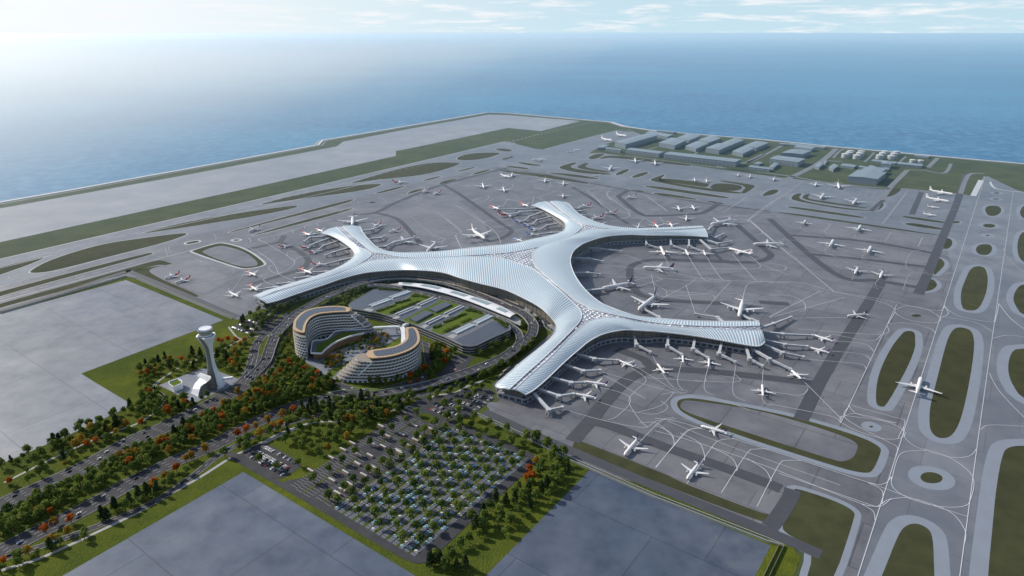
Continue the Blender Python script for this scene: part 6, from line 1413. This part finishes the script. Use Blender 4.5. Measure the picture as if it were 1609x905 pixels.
def clear(p,gap=3.0):
    for l,w_ in ROADS:
        if dist_poly(p,l)<w_+gap: return False
    return True
class Grid:
    def __init__(s,c): s.c=c; s.d={}
    def ok(s,p,r):
        i,j=int(p.x//s.c),int(p.y//s.c)
        return all((p-q).length>=r for a in(-1,0,1) for b in(-1,0,1) for q in s.d.get((i+a,j+b),()))
    def put(s,p): s.d.setdefault((int(p.x//s.c),int(p.y//s.c)),[]).append(p)
GD=Grid(16)
def scatter(fr,poly,n,r,mix,where,smin=.62,smax=1.22,gap=2.0):
    q=[G(*p) for p in P(fr,poly)]; q=[Vector((p.x,p.y,0)) for p in q]
    x0,x1=min(p.x for p in q),max(p.x for p in q); y0,y1=min(p.y for p in q),max(p.y for p in q); c=0;tries=0
    while c<n and tries<n*60:
        tries+=1; p=Vector((rt.uniform(x0,x1),rt.uniform(y0,y1),0))
        if not inside(p,q) or not GD.ok(p,r) or not clear(p,gap): continue
        if inside(p,lot): continue
        GD.put(p); kk=rt.choices(['leaf','conif','gold','red'],mix)[0]; trees.append((p,kk,rt.uniform(smin,smax),where)); c+=1
def spots(fr,pts,kk,where,s0=1.0):
    for x,y in pts:
        p=G(*P(fr,[(x,y)])[0]); GD.put(Vector((p.x,p.y,0))); trees.append((p,kk,s0*rt.uniform(.9,1.15),where))
# marked individuals first
spots('b',[(355,305),(505,250),(1045,120),(1110,60),(590,215),(560,365),(640,345),(870,378),(895,365),(960,330),(770,455),(260,670),(320,715),(245,760),(1250,195),(1195,220),(1215,260),(1320,170),(945,175),(1285,85),(600,350),(620,345)],'gold','in the wooded strips beside the approach roads',1.05)
spots('b',[(410,308),(450,290),(660,205),(745,300),(765,295),(795,290),(905,240),(610,390),(725,485),(825,420),(215,705),(335,660),(20,860),(1040,180),(1110,260),(1150,240),(1270,230),(1310,215),(1370,150),(1200,60),(865,115),(50,480),(785,155)],'red','in the wooded strips beside the approach roads',1.0)
spots('o',[(795,330),(755,380),(765,430),(740,500),(240,450),(990,620),(1060,710),(1030,740),(700,790),(1520,440)],'gold','on the lawns around the control tower and hotels')
spots('o',[(625,300),(650,305),(695,290),(760,300),(830,300),(330,445),(360,790),(220,850),(1180,470),(1190,495),(1110,545),(1070,580),(1305,520),(1410,565),(1440,590),(1365,625),(920,710),(1000,730),(1215,850),(650,890),(590,860),(140,530)],'red','on the lawns around the control tower and hotels')
spots('A',[(700,250),(730,240),(770,265),(610,300),(640,330),(60,570),(150,545),(50,620),(1350,400)],'gold','in the garden between the two hotels',.9)
spots('A',[(1240,700),(1290,690),(1340,490),(1070,790)],'red','on the turf right of the lower hotel')
spots('n',[(1430,385)],'gold','at the right corner of the large car park'); spots('n',[(1400,425),(1415,462),(1390,465)],'red','at the right corner of the large car park',1.1)
spots('y',[(70,520),(175,475),(30,510)],'gold','in the grove between loop road and coach park')
# conifers
spots('b',[(480,640),(505,645),(540,600),(610,575),(650,545),(690,535),(735,520),(500,250),(545,210),(610,125),(280,290),(260,300),(545,215)],'conif','tall and dark in the approach road woodland',1.05)
spots('n',[(1395,520),(1330,560),(1290,580),(1245,560),(1185,620),(1150,690),(940,860),(980,850),(1100,870),(1060,880),(1455,510),(1480,500),(370,150),(405,135),(410,150),(470,140),(490,150),(690,130),(705,140),(655,170)],'conif','tall and dark at the edges of the car parks',1.05)
spots('o',[(200,430),(150,460),(240,505),(615,420),(685,430),(480,400),(420,400),(820,130),(1390,790),(1500,790)],'conif','tall and dark near the control tower',1.0)
for p in TREE_PARK: 
    if inside(p,lot): trees.append((p,'leaf',rt.uniform(.92,1.15),'in the planted strips of the large car park'))
spots('n',[(465,555),(540,510),(580,475),(650,430),(715,390),(752,355),(815,315),(875,275),(910,245),(960,212),(395,470),(467,425),(530,385),(588,345),(658,300),(715,265),(760,235),(825,195),(875,160),(1018,180),(1075,200)],'leaf','among the coach park bays',1.0)
spots('n',[(143,375),(225,415),(325,395),(85,325),(417,340),(497,285),(565,245)],'leaf','around the small car park',1.0)
spots('y',[(685,300),(740,335),(680,365),(775,275),(845,300),(900,245),(930,275),(985,210),(1010,250),(1078,185),(1090,270),(1035,315),(985,355),(910,405),(910,460),(795,415),(920,540),(820,500),(1030,505),(1010,570),(1155,550),(1290,600),(1325,700),(1220,660),(1120,620),(1420,730),(1445,650),(1520,660),(1600,730),(1155,155),(1190,130),(1245,90),(440,360),(520,320),(405,405),(335,430),(210,220),(275,225),(190,345),(60,600),(170,550)],'leaf','around the car park beside the southeast arm',1.0)
spots('n',[(1385,280),(1430,280),(1480,310),(1500,370),(1515,340),(1560,345),(1460,400),(1450,440),(1515,440),(1430,560),(1375,550),(1215,600),(1265,625),(1190,660),(1185,690),(960,840),(1010,880),(1130,650),(1490,490)],'leaf','on the turf right of the large car park',1.1)
WS='in the woodland along the approach roads'
scatter('b',[(0,400),(300,250),(560,140),(700,60),(620,0),(780,130),(1100,40),(1000,70),(800,160),(600,250),(400,350),(0,540)],62,8,[86,7,5,2],WS)
scatter('b',[(0,640),(200,545),(400,450),(600,330),(800,250),(1000,150),(1180,60),(1420,0),(1530,0),(1570,40),(1400,80),(1200,150),(1000,250),(800,330),(600,430),(400,540),(200,640),(0,740)],200,7,[86,3,8,3],WS)
scatter('b',[(0,860),(150,800),(400,680),(600,560),(800,460),(1000,350),(1150,270),(1380,190),(1400,230),(1150,310),(1060,345),(900,440),(700,570),(400,740),(200,830),(0,905)],78,8,[91,3,4,2],WS,gap=1.5)
scatter('o',[(60,540),(100,470),(200,440),(330,430),(470,400),(600,400),(640,360),(850,240),(900,260),(870,400),(840,480),(790,560),(600,480),(450,490),(150,600)],34,9,[84,7,5,4],'on the lawns around the control tower')
scatter('o',[(0,470),(120,500),(100,620),(160,700),(150,800),(60,860),(0,880)],22,9,[80,14,2,4],'on the lawns around the control tower')
scatter('o',[(200,760),(330,740),(430,790),(520,730),(620,700),(500,800),(250,900),(180,905)],14,9,[80,10,4,6],'on the lawns around the control tower')
scatter('o',[(780,160),(1000,40),(1180,20),(1100,110),(950,220),(840,220)],20,9,[95,5,0,0],'around the car park below the left arm',gap=1)
scatter('o',[(1040,480),(1120,430),(1280,480),(1500,560),(1580,620),(1560,680),(1300,720),(1100,790),(900,830),(700,860),(820,740),(920,640),(980,560)],44,8,[84,0,10,6],'in the grove below the hotels')
scatter('w',[(330,690),(420,640),(490,600),(490,720),(380,870),(300,870),(330,760)],14,8,[95,0,5,0],'between the elevated road and the left hotel',gap=1)
scatter('x',[(0,150),(120,110),(200,130),(60,200),(30,260),(0,280)],12,8,[95,0,5,0],'beside the left end of the parking building',gap=1)
spots('w',[(985,290),(1040,260),(1090,250),(920,350),(870,365),(990,330),(1020,345),(1280,80),(1155,110),(1045,140),(925,175),(560,345),(500,375),(430,410),(340,380),(170,440),(240,420),(295,440),(360,440),(85,480),(190,510),(245,480),(1380,150)],'leaf','along the left arm and elevated road',.95)
spots('x',[(205,340),(235,348),(265,355),(300,355),(350,355),(330,365),(665,460),(700,480),(740,510),(775,520),(810,530),(920,580),(980,600),(1010,615),(1070,640),(1130,650),(1160,670),(1240,610),(1290,600),(1250,640),(1350,545),(1375,575),(1560,610),(1510,410),(1515,440),(1320,770),(1270,810),(1230,840),(1150,870),(1050,890)],'leaf','on the turf below the parking building',.95)
scatter('x',[(700,600),(830,600),(950,660),(990,720),(900,740),(760,860),(660,870),(560,880),(640,820),(720,760),(740,650)],34,7,[82,4,4,10],'on the turf right of the lower hotel',gap=0)
scatter('A',[(120,500),(300,380),(450,260),(600,230),(800,290),(700,400),(520,440),(380,450),(250,500),(120,580)],40,5,[85,0,15,0],'in the garden between the two hotels',.45,.75,gap=0)
scatter('A',[(0,530),(100,520),(230,560),(100,640),(0,700),(-60,640)],12,6,[60,0,30,10],'in the garden between the two hotels',.5,.8,gap=0)
scatter('e',[(560,640),(900,600),(930,620),(860,660),(620,670)],10,8,[90,0,0,10],'along the front of the lower hotel',.6,.8,gap=0)
scatter('e',[(280,740),(450,730),(600,740),(850,740),(900,800),(680,860),(470,880),(200,890),(100,860)],55,8,[78,8,14,0],'in the grove between loop road and coach park')
scatter('e',[(1500,130),(1560,330),(1500,440),(1250,570),(1000,650),(1340,620),(1590,400),(1608,260)],16,9,[95,0,5,0],'along the right side of the loop road',gap=1)
scatter('n',[(200,260),(300,220),(500,180),(600,200),(640,230),(420,350),(330,330)],16,11,[85,5,10,0],'on the lawn beside the small car park',.8,1.1)
scatter('n',[(1420,330),(1560,330),(1590,400),(1530,520),(1440,600),(1300,720),(1200,700),(1150,760),(1000,880),(900,900),(960,860),(1120,700),(1300,520),(1420,420)],30,10,[80,17,2,1],'on the turf right of the large car park')
names={'leaf':'broadleaf_tree','conif':'conifer','gold':'golden_tree','red':'red_maple'}; lw={'leaf':'green round-crowned tree','conif':'dark narrow conifer','gold':'golden yellow autumn tree','red':'red autumn tree'}
gn={'leaf':'green trees','conif':'dark conifers','gold':'golden trees','red':'red trees'}
trees.sort(key=lambda a:(a[0]-camp).length)
cnt={}; far=[]

for p,kk,s_,where in trees:
    cnt[kk]=cnt.get(kk,0)+1
    vi=rt.randrange(len(CR[kk])); rz=rt.uniform(0,6.28)
    if cnt[kk]>300: far.append((('c',kk,vi),Vector((p.x,p.y,.1)),rz,s_*1.32)); continue
    o=empty(names[kk],(p.x,p.y,.1),rz); s_*=1.24 if 'planted strips' in where else (1.12 if kk in('red','gold') else 1.30); w2=s_*rt.uniform(.95,1.18); o.scale=(w2,w2,s_)
    wh=where.replace('tall and dark ','')
    tag(o,f'{lw[kk]} {wh}','tree',f'{gn[kk]} {wh}')
    obj('trunk',TRC if kk=='conif' else TR[vi%3],o); obj('crown',CR[kk][vi],o)
ms={('c',k,i):CR[k][i] for k in CR for i in range(len(CR[k]))}
if far:
    ms['t']=TR[0]; merged('distant_trees',far+[('t',p,rz,s_) for _,p,rz,s_ in far],ms,'stuff','farther green trees around the loop road and hotels','trees')
HAZE=4.8e-5; HAZE2=4.2e-4
# ================================================================== light and air
w=bpy.data.worlds.new('World'); scn.world=w; w.use_nodes=True; nt=w.node_tree; bg=nt.nodes['Background']
SUN_AZ=radians(-64); SUN_EL=radians(33)
sky=nt.nodes.new('ShaderNodeTexSky'); sky.sky_type='NISHITA'; sky.sun_disc=False; sky.sun_elevation=SUN_EL; sky.sun_rotation=SUN_AZ
sky.air_density=1.0; sky.dust_density=1.2; sky.ozone_density=2.5; sky.altitude=300
tc=nt.nodes.new('ShaderNodeTexCoord'); mp=nt.nodes.new('ShaderNodeMapping'); mp.inputs['Scale'].default_value=(11,11,110)
nt.links.new(tc.outputs['Generated'],mp.inputs['Vector'])
no=nt.nodes.new('ShaderNodeTexNoise'); no.inputs['Scale'].default_value=1.0; no.inputs['Detail'].default_value=9; no.inputs['Roughness'].default_value=.62; no.inputs['Distortion'].default_value=.3
nt.links.new(mp.outputs['Vector'],no.inputs['Vector'])
mr=nt.nodes.new('ShaderNodeMapRange'); mr.inputs['From Min'].default_value=.50; mr.inputs['From Max'].default_value=.66; mr.inputs['To Max'].default_value=.85
nt.links.new(no.outputs['Fac'],mr.inputs['Value'])
sz=nt.nodes.new('ShaderNodeSeparateXYZ'); nt.links.new(tc.outputs['Generated'],sz.inputs['Vector'])
hz=nt.nodes.new('ShaderNodeMapRange'); hz.inputs['From Min'].default_value=.0; hz.inputs['From Max'].default_value=.35; hz.inputs['To Min'].default_value=1; hz.inputs['To Max'].default_value=0; hz.interpolation_type='SMOOTHSTEP'
nt.links.new(sz.outputs['Z'],hz.inputs['Value'])
m0=nt.nodes.new('ShaderNodeMix'); m0.data_type='RGBA'; nt.links.new(hz.outputs['Result'],m0.inputs['Factor'])
nt.links.new(sky.outputs['Color'],m0.inputs['A']); m0.inputs['B'].default_value=(5.0,6.6,7.4,1)
sx=nt.nodes.new('ShaderNodeMapRange'); sx.inputs['From Min'].default_value=.25; sx.inputs['From Max'].default_value=-.75; nt.links.new(sz.outputs['X'],sx.inputs['Value']); sx.interpolation_type='SMOOTHSTEP'
mg=nt.nodes.new('ShaderNodeMix'); mg.data_type='RGBA'; nt.links.new(sx.outputs['Result'],mg.inputs['Factor']); mg.inputs['A'].default_value=(5.2,7.0,8.0,1); mg.inputs['B'].default_value=(9.0,9.3,9.4,1); nt.links.new(mg.outputs['Result'],m0.inputs['B'])
mx=nt.nodes.new('ShaderNodeMix'); mx.data_type='RGBA'; nt.links.new(mr.outputs['Result'],mx.inputs['Factor'])
nt.links.new(m0.outputs['Result'],mx.inputs['A']); mx.inputs['B'].default_value=(8.6,8.7,8.9,1)
nt.links.new(mx.outputs['Result'],bg.inputs['Color']); bg.inputs['Strength'].default_value=.11
ld=bpy.data.lights.new('sun','SUN'); lo=bpy.data.objects.new('sun',ld); COL.objects.link(lo); ld.energy=4.7; ld.angle=radians(.6); ld.color=(1,.90,.76)
sd=Vector((sin(SUN_AZ)*cos(SUN_EL),cos(SUN_AZ)*cos(SUN_EL),sin(SUN_EL)))
lo.rotation_euler=sd.to_track_quat('Z','Y').to_euler(); lo.location=(0,0,900)
# thin sea haze: scattering air, with emission added in place of multiply scattered light
import os
def air(name,dens,g,glow,verts,zt):
    m=bpy.data.materials.new(name); m.use_nodes=True; n2=m.node_tree; n2.nodes.remove(n2.nodes['Principled BSDF'])
    v_=n2.nodes.new('ShaderNodeVolumeScatter'); v_.inputs['Color'].default_value=(.84,.93,1,1); v_.inputs['Density'].default_value=dens; v_.inputs['Anisotropy'].default_value=g
    em=n2.nodes.new('ShaderNodeEmission'); em.inputs['Color'].default_value=(*glow,1); em.inputs['Strength'].default_value=dens
    ad=n2.nodes.new('ShaderNodeAddShader'); n2.links.new(v_.outputs[0],ad.inputs[0]); n2.links.new(em.outputs[0],ad.inputs[1]); n2.links.new(ad.outputs[0],n2.nodes['Material Output'].inputs['Volume'])
    mb=MB(); n=len(verts); vs=[(x,y,z) for z in(-8,zt) for x,y in verts]
    mb.add(vs,[(i,(i+1)%n,n+(i+1)%n,n+i) for i in range(n)]+[tuple(range(n))[::-1],tuple(range(n,2*n))]); tag(mb.build(name,m),kind='structure')
if HAZE:
    air('sea_haze',HAZE,.7,(.10,.25,.40),[(-200000,950),(200000,950),(200000,160000),(-200000,160000)],430)
    for k,(x0,x1,y1,zt,f) in enumerate([(-1350,-1500,9000,300,.34),(-1050,200,15000,310,.18),(-600,4500,28000,330,.075)]):
        air('haze_bank',HAZE2*f,.6,(.05,.10,.15),[(-70000,1250+60*k),(x0,1250+60*k+(900 if k>1 else 0)),(x1,y1),(-70000,y1)],zt)
v=scn.view_settings; scn.display_settings.display_device='sRGB'; v.view_transform='Standard'; v.look='None'; v.exposure=0
c=scn.cycles; c.use_denoising=True; c.max_bounces=5; c.diffuse_bounces=2; c.glossy_bounces=2; c.transmission_bounces=2; c.volume_bounces=0; c.transparent_max_bounces=48
c.use_adaptive_sampling=True; c.adaptive_threshold=.015; c.caustics_reflective=False; c.caustics_refractive=False
